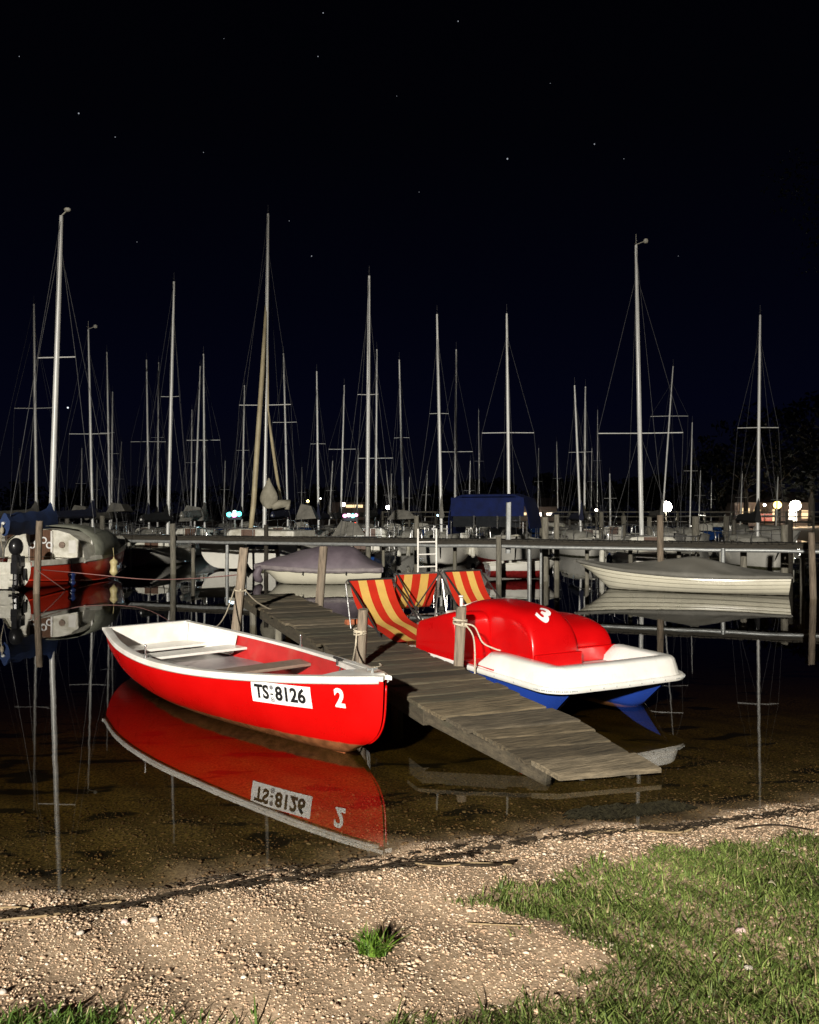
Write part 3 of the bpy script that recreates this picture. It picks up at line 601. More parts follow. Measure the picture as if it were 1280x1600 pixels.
# ------------------------------------------------------------------ hull lofting
def lin(tab):
    xs_ = [a for a, _ in tab]; ys_ = [b for _, b in tab]
    def f(s):                               # smooth Catmull-Rom through the table
        s = min(max(s, xs_[0]), xs_[-1])
        for i in range(len(xs_)-1):
            if s <= xs_[i+1]: break
        h = xs_[i+1]-xs_[i]; t = (s-xs_[i])/h
        m0 = (ys_[i+1]-ys_[max(i-1,0)])/(xs_[i+1]-xs_[max(i-1,0)]); m1 = (ys_[min(i+2,len(xs_)-1)]-ys_[i])/(xs_[min(i+2,len(xs_)-1)]-xs_[i])
        return (2*t**3-3*t*t+1)*ys_[i]+(t**3-2*t*t+t)*h*m0+(-2*t**3+3*t*t)*ys_[i+1]+(t**3-t*t)*h*m1
    return f
class Hull:
    def __init__(s, L, half, sheer, keel, rake=.2, tr_rake=.06, p=.75, q=1.0, step=0.0, nstep=6):
        s.L, s.half, s.sheer, s.keel, s.rake, s.tr, s.p, s.q, s.step, s.nstep = L, lin(half), lin(sheer), lin(keel), rake, tr_rake, p, q, step, nstep
    def pt(s, u, t, inset=0.0):                 # u 0 stern..1 bow, t -1..1 (0 keel, sign = side)
        a = abs(t)*math.pi/2; b = max(s.half(u)-inset, 0.0); y = b*math.sin(a)**s.p*(1 if t > 0 else -1)
        zz = (1-math.cos(a))**s.q; z = s.keel(u)+inset*(1-zz)+(s.sheer(u)-s.keel(u)-inset*(1-zz))*zz
        if s.step: fr = (zz*s.nstep) % 1.0; y += (1 if t > 0 else -1)*s.step*(.5-fr)*min(1, b*6)
        x = u*s.L-s.rake*(1-zz)*max(0, (u-.72)/.28)**1.5+s.tr*(1-zz)*max(0, 1-u/.15)-(inset if u > .98 else 0)+(inset if u < .02 else 0)
        return Vector((x, y, z))
    def at(s, x, z, side=-1, off=.004):         # point on the outer skin at given x, z
        u = x/s.L; zz = min(max((z-s.keel(u))/(s.sheer(u)-s.keel(u)), 0.001), .999)
        t = math.acos(1-zz**(1/s.q))/(math.pi/2)
        for _ in range(3):
            xx = s.pt(u, t*side).x; u += (x-xx)/s.L; u = min(max(u, 0), 1)
            zz = min(max((z-s.keel(u))/(s.sheer(u)-s.keel(u)), 0.001), .999); t = math.acos(1-zz**(1/s.q))/(math.pi/2)
        q = s.pt(u, t*side); q.y += side*off; return q
    def shell(s, b, nu=26, nt=20, inset=0.0, u0=0.0, u1=1.0, cap=True, trow=None):
        ts = trow or [(-1+2*j/nt) for j in range(nt+1)]
        ts = [q if abs(q) > 1e-6 else 1e-4 for q in ts]
        rows = [[s.pt(u0+(u1-u0)*(1-(1-i/nu)**1.25), t, inset) for t in ts] for i in range(nu+1)]
        base = len(b.v); b.grid(rows)
        if cap: b.f.append(tuple(base+j for j in range(len(ts))))
        return rows
    def cap_strip(s, b, w_out, w_in, th, dz=0.0, nu=30, u0=0.0, stern=True):
        for side in (-1, 1):
            rows = []
            for i in range(nu+1):
                u = u0+(1-u0)*(1-(1-i/nu)**1.2); p = s.pt(u, side); ro = .0 if s.half(u) > .03 else 0
                yo = p.y+side*w_out; yi = p.y-side*min(w_in, abs(p.y)+.0)
                xo = p.x+(w_out if u > .995 else 0)
                rows.append([(p.x, yi, p.z+dz), (p.x, yi, p.z+dz+th), (p.x, (yo+yi)/2, p.z+dz+th+.005), (xo, yo-side*.006, p.z+dz+th), (xo, yo, p.z+dz+th-.007), (xo, yo, p.z+dz-.006)])
            base = len(b.v); b.grid(rows, wrap=True); b.f.append(tuple(base+j for j in range(6))); b.f.append(tuple(base+nu*6+j for j in range(6)))
        if stern:
            p, q = s.pt(0, -1), s.pt(0, 1); b.box(((p.x)+.01, 0, p.z+dz+th/2), (.07, q.y-p.y+2*w_out, th+.006))
def flat_in(h, z, u0, u1, inset, nu=10):          # level panel filling the hull's width at height z; returns rows
    rows = []
    for i in range(nu+1):
        u = u0+(u1-u0)*i/nu; k, sh = h.keel(u), h.sheer(u); zz = min(max((z-k)/(sh-k), .02), 1); t = math.acos(1-zz**(1/h.q))/(math.pi/2)
        p = h.pt(u, t); y = max(p.y-inset, .002); rows.append([(p.x, -y, z), (p.x, y, z)])
    return rows
def slab(b, rows, th):
    rr = [[r[0], r[1], (r[1][0], r[1][1], r[1][2]-th), (r[0][0], r[0][1], r[0][2]-th)] for r in rows]
    base = len(b.v); b.grid(rr, wrap=True); b.f.append(tuple(base+j for j in range(4))); n_ = len(rr)-1; b.f.append(tuple(base+n_*4+j for j in reversed(range(4))))

# ------------------------------------------------------------------ red rowboat
bow = Vector((-.185, 6.17)); stern = Vector((-3.167, 9.897)); RL = (bow-stern).length; fwd = (bow-stern).normalized()
rb = thing('red_rowboat', 'red rowboat with white gunwale numbered 2, floating beside the jetty', 'rowboat', (stern.x, stern.y, 0), math.atan2(fwd.y, fwd.x))
def U(tab): return [(1-s_/RL, v) for s_, v in reversed(tab)]
RH = Hull(RL, U([(0,.012),(.25,.15),(.9,.40),(1.8,.64),(2.7,.76),(3.7,.71),(RL,.50)]), U([(0,.638),(.9,.553),(1.8,.488),(2.7,.462),(3.7,.475),(RL,.52)]),
          U([(0,.04),(.35,-.02),(1.2,-.05),(2.7,-.07),(3.7,-.04),(RL,.03)]), rake=.22, tr_rake=.10, p=.72, q=1.0)
_opt = RH.pt
def _bowpt(u, t, inset=0.0):
    p = _opt(u, t, inset); f = max(0, (u-.9)/.1); k = RH.keel(u); zz = min(max((p.z-k)/(RH.sheer(u)-k), 0), 1); p.x += f*f*(.22*(1-zz)**1.0-.03*(1-zz)-.36*(1-zz)**5.5); return p
RH.pt = _bowpt
b = MB(); RH.shell(b, 36, 26); b.build('hull', 'rowred', rb, smooth='auto')
b = MB(); RH.shell(b, 36, 26, inset=.03); b.build('inner_hull', 'rowin', rb, smooth='auto')
b = MB(); RH.cap_strip(b, .030, .055, .028, nu=44); b.build('gunwale', 'white', rb, smooth='auto')
b = MB()
for side in (-1, 1):
    b.tube([RH.pt(.995-(1-i/40)*.99, side*.99)+Vector((0, side*.012, -.006)) for i in range(41)], .018, 6)
b.build('rubbing_strake', 'white', rb, smooth=True)
b = MB(); slab(b, flat_in(RH, .235, .03, .545, .03, 16), .02); slab(b, flat_in(RH, .075, .55, .86, .03, 16), .02); b.build('floor', 'floor', rb)
# white inner side panels near the stern and benches
b = MB()
for side in (-1, 1):
    rows = []
    for i in range(15):
        u = .01+.21*i/14; top = RH.pt(u, side); zb_ = .27; p2 = RH.at(u*RH.L, zb_, side, 0)
        rows.append([(top.x, top.y-side*.045, top.z-.004), (p2.x, p2.y-side*.05, zb_), (p2.x, p2.y-side*.10, zb_-.015)])
    b.grid(rows)
b.build('side_panel', 'white', rb, smooth='auto', solid=.006)
b = MB(); slab(b, flat_in(RH, .335, .012, .115, .035, 6), .03); slab_o = b.build('stern_bench', 'white', rb, bevel=.004)
b = MB(); slab(b, flat_in(RH, .36, .20, .262, .035, 4), .028); b.build('thwart', 'white', rb, bevel=.004)
b = MB(); ti = [RH.pt(.012, -1+i/8 if i != 8 else 1e-4, .04) for i in range(17)]; b.add([(p.x+.012, p.y, p.z+.02) for p in ti]+[(p.x+.03, p.y*.98, p.z+.02) for p in ti], [tuple(range(17)), tuple(reversed(range(17, 34)))]); b.build('inner_transom', 'white', rb)
b = MB(); rows = flat_in(RH, .385, .50, .56, .035, 4); slab(b, rows, .03); b.build('thwart', 'thwart', rb, bevel=.006)
rb.children[-1]['label'] = 'bare weathered wooden thwart amidships'
# foredeck with open front locker
b = MB(); rows = []
for i in range(9):
    u = .885+.113*i/8; p = RH.pt(u, 1); rows.append([(p.x, -p.y+.01, p.z+.012), (p.x, 0, p.z+.03), (p.x, p.y-.01, p.z+.012)])
b.grid(rows); b.build('foredeck', 'white', rb, smooth='auto', solid=-.014)
b = MB()
for side in (-1, 1):
    rows = []
    for i in range(12):
        u = .72+.17*i/11; p = RH.pt(u, side); w_ = .05+.05*(i/11)
        rows.append([(p.x, p.y-side*.03, p.z+.0275), (p.x, p.y-side*(.03+w_), p.z+.022), (p.x, p.y-side*(.035+w_), p.z-.02)])
    b.grid(rows)
b.build('side_deck', 'white', rb, smooth='auto', solid=.006)
b = MB(); slab(b, flat_in(RH, .34, .80, .94, .03, 6), .02); b.build('bow_seat', 'rowin', rb)
b = MB().tube([(RL-.16,0,.655),(RL-.16,0,.70)], .012, 8); b.tube([(RL-.16,-.045,.693),(RL-.16,.045,.693)], .009, 8); b.build('bow_cleat', 'galv', rb, smooth='auto')
b = MB().tube([RH.pt(1, t)+Vector((.002,0,0)) for t in [.3+.7*i/14 for i in range(14)]], .009, 6); b.build('stem_band', 'rowred', rb, smooth=True)
b = MB(); b.tube([RH.pt(i/24, 1e-4)+Vector((0,0,-.008)) for i in range(23)], .014, 6); b.build('keel_strip', 'orange', rb, smooth=True)
for (s_, side) in ((2.83, -1), (2.45, 1)):
    p = RH.pt(1-s_/RL, side); b = MB().tube([(p.x, p.y, p.z+.02), (p.x, p.y, p.z+.055)], [.022, .013], 8); b.tube([(p.x,p.y,p.z+.05),(p.x,p.y,p.z+.145)], .009, 8); b.ball((p.x,p.y,p.z+.148), .013)
    b.build('oarlock', 'chrome', rb, smooth='auto')
def hull_decal(h, x0, z0, vs, fs, name, mat, parent, off, side=-1, slant=0.0):
    out = []
    for v in vs:
        x = x0+(v.x)*(1 if side < 0 else -1); z = z0+v.y+slant*v.x; out.append(h.at(x, z, side, off))
    return MB().add(out, fs).build(name, mat, parent)
PX, PZ = RL-.895, .425
def gridrect(w, h_, nx_, ny_):
    vs = [Vector((-w/2+w*i/nx_, -h_/2+h_*j/ny_, 0)) for j in range(ny_+1) for i in range(nx_+1)]
    return vs, [(j*(nx_+1)+i, j*(nx_+1)+i+1, (j+1)*(nx_+1)+i+1, (j+1)*(nx_+1)+i) for j in range(ny_) for i in range(nx_)]
vs, fs = gridrect(.60, .172, 20, 6); pl = hull_decal(RH, PX, PZ, vs, fs, 'registration_plate', 'plate', rb, .005, slant=.028); pl['label'] = 'white plate reading TS-8126'
vs, fs = text_mesh('TS', .155, bold=.0055); vs = [Vector((v.x*.92-.185, v.y, 0)) for v in vs]; hull_decal(RH, PX, PZ, vs, fs, 'lettering', 'black', pl, .008, slant=.028)
vs, fs = text_mesh('8126', .158, bold=.0055); vs = [Vector((v.x*.93+.105, v.y, 0)) for v in vs]; hull_decal(RH, PX, PZ, vs, fs, 'lettering', 'black', pl, .008, slant=.028)
vs, fs = gridrect(.030, .013, 2, 1); vs = [v+Vector((-.078, -.006, 0)) for v in vs]; hull_decal(RH, PX, PZ, vs, fs, 'dash', 'black', pl, .008, slant=.028)
def disc(cx, cy, r, r0=0.0, n=20):
    vs = [Vector((cx+r*math.cos(6.2832*i/n), cy+r*math.sin(6.2832*i/n), 0)) for i in range(n)]
    if r0: vs += [Vector((cx+r0*math.cos(6.2832*i/n), cy+r0*math.sin(6.2832*i/n), 0)) for i in range(n)]; return vs, [(i, (i+1) % n, n+(i+1) % n, n+i) for i in range(n)]
    return vs, [tuple(range(n))]
vs, fs = disc(-.078, .050, .019); hull_decal(RH, PX, PZ, vs, fs, 'seal', 'grey', pl, .008, slant=.028)
vs, fs = disc(-.076, -.052, .021, .014); hull_decal(RH, PX, PZ, vs, fs, 'seal_ring', 'grey', pl, .008, slant=.028)
vs, fs = disc(-.076, -.052, .009); hull_decal(RH, PX, PZ, vs, fs, 'seal', 'grey', pl, .008, slant=.028)
vs, fs = text_mesh('2', .20, bold=.0075); vs = [Vector((v.x*.86, v.y, 0)) for v in vs]; nm = hull_decal(RH, RL-.345, .455, vs, fs, 'number', 'plate', rb, .005); nm['label'] = 'white painted number 2'
# bow painter, stern line
Mrb = Matrix.Translation((stern.x, stern.y, 0)) @ Matrix.Rotation(math.atan2(fwd.y, fwd.x), 4, 'Z')
kn = pCb+Vector((-.03, -.065, .345)); inb = Mrb @ Vector((4.02, .05, .36))
rope('mooring_rope', [kn, kn+Vector((-.01,-.06,-.14)), kn.lerp(inb, .45)+Vector((.03,0,-.06)), kn.lerp(inb, .78)+Vector((0,0,-.02)), inb], .0095, 'rope', 'pale rope from the short round post down into the rowboat bow')
rope('rope_end', [pCb+Vector((.05,-.06,.012)), pCb+Vector((.10,-.10,.012)), pCb+Vector((.17,-.09,.012)), pCb+Vector((.21,-.0,.012)), pCb+Vector((.19,.1,.012))], .009, 'rope', 'pale rope end curled on the planks at the foot of the short post')
kA = pA.location+dv*.56+Vector((-.08, -.03, 0)); st = Mrb @ Vector((.25, .60, .50))
rope('mooring_rope', [kA, P(345, 948, .75) if False else kA.lerp(st, .3)+Vector((0,0,-.20)), kA.lerp(st, .6)+Vector((0,0,-.22)), kA.lerp(st, .85)+Vector((0,0,-.07)), st], .010, 'rope', 'pale rope sagging from the tall leaning post to the rowboat stern')
kB = pA.location+dv*.56+Vector((.08, -.05, 0)); dq = P(452, 952, .375)
rope('mooring_rope', [kB, kB.lerp(dq, .25)+Vector((0,0,-.10)), kB.lerp(dq, .6)+Vector((0,0,-.12)), kB.lerp(dq, .85)+Vector((0,0,-.03)), dq], .011, 'rope', 'pale rope from the tall leaning post onto the jetty planks')
# black outlet strap at the bow and small things in the boat
b = MB().tube(smooth_path([(3.55,.42,.50),(3.58,.36,.42),(3.62,.25,.36),(3.5,.1,.30),(3.3,-.1,.2)], 5), .008, 6).build('cable', 'darkrope', None, smooth=True)
b.parent = None; b.location = Mrb.to_translation(); b.rotation_euler = Mrb.to_euler(); tag(b, 'black cable looped inside the bow of the red rowboat', 'cable')
b = MB().tube([(3.50,.42,.515),(3.50,.42,.575)], .014, 7); b.tube([(3.44,.42,.575),(3.56,.42,.57)], .012, 7); b.build('belaying_cleat', 'blacktube', rb, smooth='auto')

# ------------------------------------------------------------------ pedal boat
u_ = Vector((-.46, .888)).normalized(); v_ = Vector((.888, .46)).normalized(); L0 = Vector((1.27, 7.10)); C0 = L0+v_*.80
pb = thing('pedal_boat', 'red, white and blue pedal boat numbered 3 with striped canvas seats', 'pedal boat', (C0.x, C0.y, 0), math.atan2(-u_.y, -u_.x))
# local: x forward (bow at 0, body at negative x), y to the far side
PHL = 4.55
PH = Hull(PHL, [(0,.20),(.3,.25),(.75,.25),(.9,.21),(.97,.13),(1,.012)], [(0,.31),(1,.33)], [(0,-.12),(.6,-.12),(.86,-.10),(.95,-.05),(1,.03)], rake=.34, p=.5, q=.75)
for side in (-1, 1):
    b = MB(); PH.shell(b, 26, 16); b.v = [(x-PHL-.03, y+side*.56, z) for x, y, z in b.v]; b.build('pontoon', 'pedblue', pb, smooth='auto')
# deck pan, flange and raised coaming
path = []
def rp_(cx, cy, r, a0, a1, n=6): return [(cx+r*math.cos(a0+(a1-a0)*i/n), cy+r*math.sin(a0+(a1-a0)*i/n)) for i in range(n+1)]
outer = [(-4.5,-.82)]+[(-3.0,-.83),(-1.5,-.83)]+rp_(-.24,-.59,.22,-math.pi/2,0)+[(-.005,0)]+rp_(-.24,.59,.22,0,math.pi/2)+[(-1.5,.83),(-3.0,.83),(-4.5,.82)]
def offs(pts, d):
    out = []
    for i, p in enumerate(pts):
        a = Vector(pts[max(i-1,0)]); c = Vector(pts[min(i+1,len(pts)-1)]); t = (c-a).normalized(); out.append((p[0]-t.y*d, p[1]+t.x*d))
    return out
def dens(pts, n=4):
    out = []
    for i in range(len(pts)-1):
        for j in range(n): t = j/n; out.append((pts[i][0]*(1-t)+pts[i+1][0]*t, pts[i][1]*(1-t)+pts[i+1][1]*t))
    return out+[pts[-1]]
fl = dens(outer, 4)
def sweep(b, pts, prof):                         # prof: (inward offset, z)
    cols = [offs(pts, d) for d, z in prof]; rows = [[(cols[j][i][0], cols[j][i][1], prof[j][1]) for j in range(len(prof))] for i in range(len(pts))]
    base = len(b.v); b.grid(rows, wrap=True); k_ = len(prof); b.f.append(tuple(base+j for j in range(k_))); b.f.append(tuple(base+(len(pts)-1)*k_+j for j in reversed(range(k_)))); return rows
b = MB(); sweep(b, fl, [(-.035,.305),(-.045,.322),(-.045,.338),(-.03,.352),(.03,.356),(.08,.35),(.08,.305)]); b.build('flange', 'pedwhite', pb, smooth='auto')
b = MB(); slab(b, [[(x, -.80, .345), (x, .80, .345)] for x in (-4.5, -3, -1.5, -.24)], .03); slab(b, [[(-.24, -.76, .343), (-.24, .76, .343)], [(-.09, -.62, .343), (-.09, .62, .343)]], .028); b.build('deck', 'pedwhite', pb)
co = dens([(-1.32,-.83)]+outer[3:3+7+1+7]+[(-1.05,.83)], 5)
n_ = len(co); colz = []; b = MB()
prof = [(.0,.350),(.012,.372),(.035,.45),(.050,.49),(.075,.508),(.12,.514),(.19,.512),(.215,.50),(.235,.46),(.26,.348)]
cols = [offs(co, d) for d, z in prof]; rows = []
for i in range(n_):
    e0 = min(1, (Vector(co[i])-Vector(co[0])).length/.16); e1 = min(1, (Vector(co[i])-Vector(co[-1])).length/.16); f_ = min(e0, e1); f_ = f_*f_*(3-2*f_)
    rows.append([(cols[j][i][0], cols[j][i][1], .350+(prof[j][1]-.350)*(f_*(1-.0)+.02)) for j in range(len(prof))])
b.grid(rows); b.build('coaming', 'pedwhite', pb, smooth='auto')
b = MB()
for i in range(6, len(fl)-6):
    if fl[i][0] < -1.4: continue
    q = offs(fl, -.046)[i]; b.ball((q[0], q[1], .33), .007, 6, 5)
b.build('rivets', 'galv', pb); pb.children[-1]['kind'] = 'stuff'
# red shell: wheel cover (hump) and two side cowls
def cowl(name, prof, y0, y1, ex, base=.35, skirt=True, mat='pedred', flare=.0):
    b = MB(); rows = []; ny_ = 22
    xs_ = [p[0] for p in prof]; xc = (xs_[0]+xs_[-1])/2; f = smooth_path([(p[0], 0, p[1]) for p in prof], 5)
    for j in range(ny_+1):
        s_ = -1+2*j/ny_; s_ = math.copysign(1-(1-abs(s_))**1.9, s_)
        r_ = (1-abs(s_)**ex)**(1/ex*1.0) if abs(s_) < 1 else 0
        k_ = .70+.30*r_; row = []
        for p in f: row.append((xc+(p.x-xc)*(.965+.035*r_), (y0+y1)/2+s_*(y1-y0)/2, base+.06+(p.z-base-.06)*k_ if p.z > base+.06 else p.z))
        rows.append(row)
    b.grid(rows)
    for r in (rows[0], rows[-1]):
        bb = len(b.v); n2 = len(r); b.add(r+[(p[0], p[1], base) for p in r], [(i, i+1, n2+i+1, n2+i) for i in range(n2-1)])
    return b.build(name, mat, pb, smooth='auto')
hump = [(-.84,.35),(-.845,.48),(-.86,.60),(-.905,.72),(-.99,.82),(-1.14,.895),(-1.45,.935),(-1.85,.942),(-2.12,.90),(-2.34,.80),(-2.46,.66),(-2.50,.35)]
cowl('wheel_cover', hump, -.42, .14, 3.4)
cowl('side_cowl', [(-1.02,.35),(-1.03,.48),(-1.05,.58),(-1.15,.69),(-1.4,.76),(-1.75,.77),(-2.05,.73),(-2.3,.62),(-2.38,.35)], .13, .74, 3.6)
cowl('side_cowl', [(-1.62,.35),(-1.63,.72),(-1.68,.83),(-1.80,.84),(-2.05,.78),(-2.3,.72),(-2.46,.65),(-2.50,.35)], -.86, -.41, 5.0)
b = MB()
for (x0_, x1_, ya, yb) in ((-.84,-.80,-.43,.145),(-1.02,-.98,.15,.75)):
    b.box(((x0_+x1_)/2, (ya+yb)/2, .425), (.045, yb-ya, .15))
b.build('front_skirt', 'pedred', pb, bevel=.012)
# axle hole and trim on the left face of the hump
b = MB().tube([(-2.02,-.395,.76),(-2.02,-.422,.76)], .05, 16).build('axle_cap', 'blacktube', pb, smooth='auto')
b = MB().tube(smooth_path([(-2.02,-.425,.72),(-1.95,-.425,.6),(-1.9,-.425,.48),(-1.9,-.425,.40)], 5), .012, 6).build('pedal_arm', 'blacktube', pb, smooth=True)
b = MB(); b.box((-1.25, -.62, .365), (.6, .4, .012)); b.build('footwell', 'pedred', pb)
# number 3 laid on the front slope of the wheel cover
vs, fs = text_mesh('3', .30, bold=.011); fpath = smooth_path([(p[0], 0, p[1]) for p in hump], 8)
def hump_z(x):
    best = None
    for i in range(len(fpath)-1):
        a, c = fpath[i], fpath[i+1]
        if min(a.x, c.x) <= x <= max(a.x, c.x) and abs(a.x-c.x) > 1e-6: z = a.z+(c.z-a.z)*(x-a.x)/(c.x-a.x); best = z if best is None else max(best, z)
    return best or .9
ang = R(62); out = []
for v in vs:
    lx = v.x*math.cos(ang)-v.y*math.sin(ang); ly = v.x*math.sin(ang)+v.y*math.cos(ang)
    x = -1.30+ly*-1.0*0+(-ly if False else 0); out.append((lx, ly))
def put3():
    o_ = []
    for v in vs:
        # text right -> (forward, toward far side), text up -> away from bow
        rx = Vector((.84, .54)); upv = Vector((-.62, .78)); q = Vector((-1.03, -.165))+rx*v.x+upv*v.y
        sy = (q.y+.14)/.28; r_ = (1-min(abs(sy), .99)**6.0)**.25; zt = hump_z(q.x); z = .41+(zt-.41)*(.70+.30*r_) if zt > .41 else zt
        o_.append((q.x, q.y, z+.014))
    return o_
o3 = MB().add(put3(), fs).build('number', 'plate', pb); o3['label'] = 'white painted number 3'
# seats: canvas slings on tubular frames
def canvas(b_pts, y0, y1):
    pts = smooth_path(b_pts, 6); nyy = 20; V = []; fl_ = []; Fq = []
    for p in pts:
        for j in range(nyy+1):
            t = j/nyy; V.append((p.x, y0+(y1-y0)*t, p.z-.025*math.sin(math.pi*t)*min(1, 3*(p.z-.3)) if False else p.z)); fl_.append(t)
    n1 = nyy+1
    for i in range(len(pts)-1):
        for j in range(nyy): a = i*n1+j; Fq.append((a, a+1, a+1+n1, a+n1))
    V = np.array(V); V2 = V+np.array([.004, 0, .003]); Vall = np.concatenate([V, V2]); Fq = np.array(Fq); Fall = np.concatenate([Fq, Fq[:, ::-1]+len(V)])
    return np_mesh('canvas', Vall, Fall, M['stripes'], True, flo=np.array(fl_+fl_))
def seat(y0, y1, xt, zt, sgn=1, low=.40, reach=1.12, far_low=0.0):
    root = bpy.data.objects.new('seat', None); col.objects.link(root); root.parent = pb
    pts = [(xt, 0, zt), (xt+sgn*.13*reach, 0, zt-.27), (xt+sgn*.34*reach, 0, zt-.47), (xt+sgn*.62*reach, 0, low+.07), (xt+sgn*.92*reach, 0, low), (xt+sgn*1.12*reach, 0, low+.04)]
    link('canvas', canvas(pts, y0, y1), root)
    for y in (y0-.012, y1+.012):
        MB().tube([(xt-.01*sgn, y, zt+.008), (xt+sgn*.70*reach, y, low-.02)], .013, 7).build('side_rail', 'blacktube', root, smooth='auto')
    b = MB().tube([(xt-.004, y0-.02, zt+.01), (xt-.004, y1+.02, zt+.01)], .014, 8); b.build('top_bar', 'chrome' if sgn < 0 else 'blacktube', root, smooth='auto')
    for y in (y0-.03, y1+.03):
        MB().tube(smooth_path([(xt, y, zt+.005), (xt-sgn*.04, y, zt-.03), (xt-sgn*.01, y, zt-.15), (xt+sgn*.14, y, .36)], 4), .0105, 7).build('leg_tube', 'chrome', root, smooth='auto')
seat(-.98, -.37, -4.12, 1.0, 1, reach=1.45)
seat(-.30, .33, -4.12, 1.055, -1, low=.52, reach=.62)
seat(.40, .96, -4.02, 1.075, 1, low=.45, reach=1.35)
# braces, steering lever, white pin, stern ladder
b = MB(); b.tube([(-4.10,.34,1.10),(-3.4,.38,.40)], .011, 7); b.tube([(-4.10,-.31,1.10),(-3.25,-.3,.42)], .011, 7); b.tube([(-4.05,.36,1.10),(-4.0,-.2,.45)], .010, 7); b.build('frame_brace', 'blacktube', pb, smooth='auto')
b = MB().tube([(-3.05,.08,.66),(-3.05,.08,.83)], .022, 10); b.tube([(-3.05,.08,.72),(-3.0,.28,.78)], .010, 7); b.tube([(-3.06,.08,.84),(-3.06,.08,.86)], .030, 10); b.build('steering_lever', 'white', pb, smooth='auto')
b = MB().box((-3.06,.06,.50), (.22,.30,.34)); b.build('seat_box', 'white', pb, bevel=.03)
lad = bpy.data.objects.new('ladder', None); col.objects.link(lad); lad.parent = pb
lx, ly0, ly1 = -4.62, .30, .60
for y in (ly0, ly1): MB().tube(smooth_path([(lx+.14,y,.38),(lx,y,.42),(lx,y,.7),(lx,y,1.66)], 5), .0135, 8).build('side_tube', 'white', lad, smooth='auto')
for i in range(6): MB().tube([(lx,ly0,.58+i*.178),(lx,ly1,.58+i*.178)], .0115, 8).build('rung', 'white', lad, smooth='auto')
b = MB().tube([(-4.5,-.80,.36),(-4.56,-.80,.44),(-4.56,.80,.44),(-4.5,.80,.36)], .014, 8); b.build('stern_rail', 'chrome', pb, smooth='auto')
b = MB().tube([(-1.10,.70,.365),(-1.10,.70,.40)], .02, 8); b.tube([(-1.16,.70,.405),(-1.03,.70,.405)], .012, 8); b.build('cleat', 'blacktube', pb, smooth='auto')
b = MB().tube([(-4.30,-.72,.42),(-4.30,-.95,.42)], .055, 14).build('fender_roller', 'orange', pb, smooth='auto')
Mpb = Matrix.Translation((C0.x, C0.y, 0)) @ Matrix.Rotation(math.atan2(-u_.y, -u_.x), 4, 'Z')
kD = pDb+Vector((.06, -.05, .46)); e1 = Mpb @ Vector((-.98, -.72, .545)); e2 = P(742, 1068, .05)
rope('mooring_rope', [kD, kD.lerp(e1, .2)+Vector((.03,0,.02)), kD.lerp(e1, .5)+Vector((0,0,-.05)), kD.lerp(e1, .8)+Vector((0,0,-.03)), e1], .0085, 'rope', 'pale rope from the wound post to the white bow of the pedal boat')
rope('mooring_rope', [kD, kD+Vector((.075,-.02,-.10)), kD+Vector((.10,-.02,-.25)), kD+Vector((.10,-.02,-.55)), kD+Vector((.11,-.02,-.8))], .0085, 'rope', 'pale rope end hanging straight down beside the wound post')

# ------------------------------------------------------------------ covered boats in front of the long pier
# white clinker rowboat, right
a = P(1228, 934, 0); c = P(921, 922, 0); dv2 = (c-a).xy; Lc = dv2.length+.62; f2 = dv2.normalized()
side_n = Vector((-f2.y, f2.x)); far_sign = 1 if side_n.y > 0 else -1
cen = a.xy+Vector((abs(f2.y), .62))*1.0
wb = thing('covered_rowboat', 'white clinker rowboat under a peaked grey cover, moored at right', 'rowboat', (cen.x+.0, cen.y, 0), math.atan2(f2.y, f2.x))
CH = Hull(Lc, [(0,.50),(.25,.68),(.5,.74),(.75,.55),(.9,.28),(1,.015)], [(0,.44),(.3,.40),(.55,.43),(.8,.52),(1,.67)], [(0,-.02),(.4,-.08),(.8,-.05),(.95,.0),(1,.10)], rake=.80, p=.7, q=.95, step=.028, nstep=5)
b = MB(); ts = []
for j in range(1, 41): ts.append(j/40)
tl = [-t for t in reversed(ts)]+[1e-4]+ts
CH.shell(b, 30, 0, trow=tl); b.build('hull', 'cream', wb, smooth='auto')
b = MB(); CH.cap_strip(b, .025, .03, .03, dz=-.025, nu=30); b.build('rubbing_strake', 'tarp_grey', wb, smooth='auto')
b = MB(); rows = []
for i in range(41):
    u = i/40; x, zs_ = u*Lc, CH.sheer(u); half = CH.half(u)+.03; pk = .33*max(0, 1-abs(u-.43)/.40)**1.25+.10*math.sin(math.pi*u)**.6
    row = []
    for j in range(21):
        t = -1+j/10; fold = .012*math.sin(u*60+t*3)*abs(t)*(1-abs(t)) + .01*math.sin(u*23+t*8)
        zz = zs_+.02+pk*(1-abs(t)**(1.0 if pk > .12 else 1.4))+fold*(1-abs(t)**4)
        if abs(t) == 1: zz = zs_-.035
        row.append((x+.0, half*max(-1, min(1, t*1.1)), zz))
    rows.append(row)
b.grid(rows); b.build('cover', 'tarp_grey', wb, smooth=True, solid=.006)
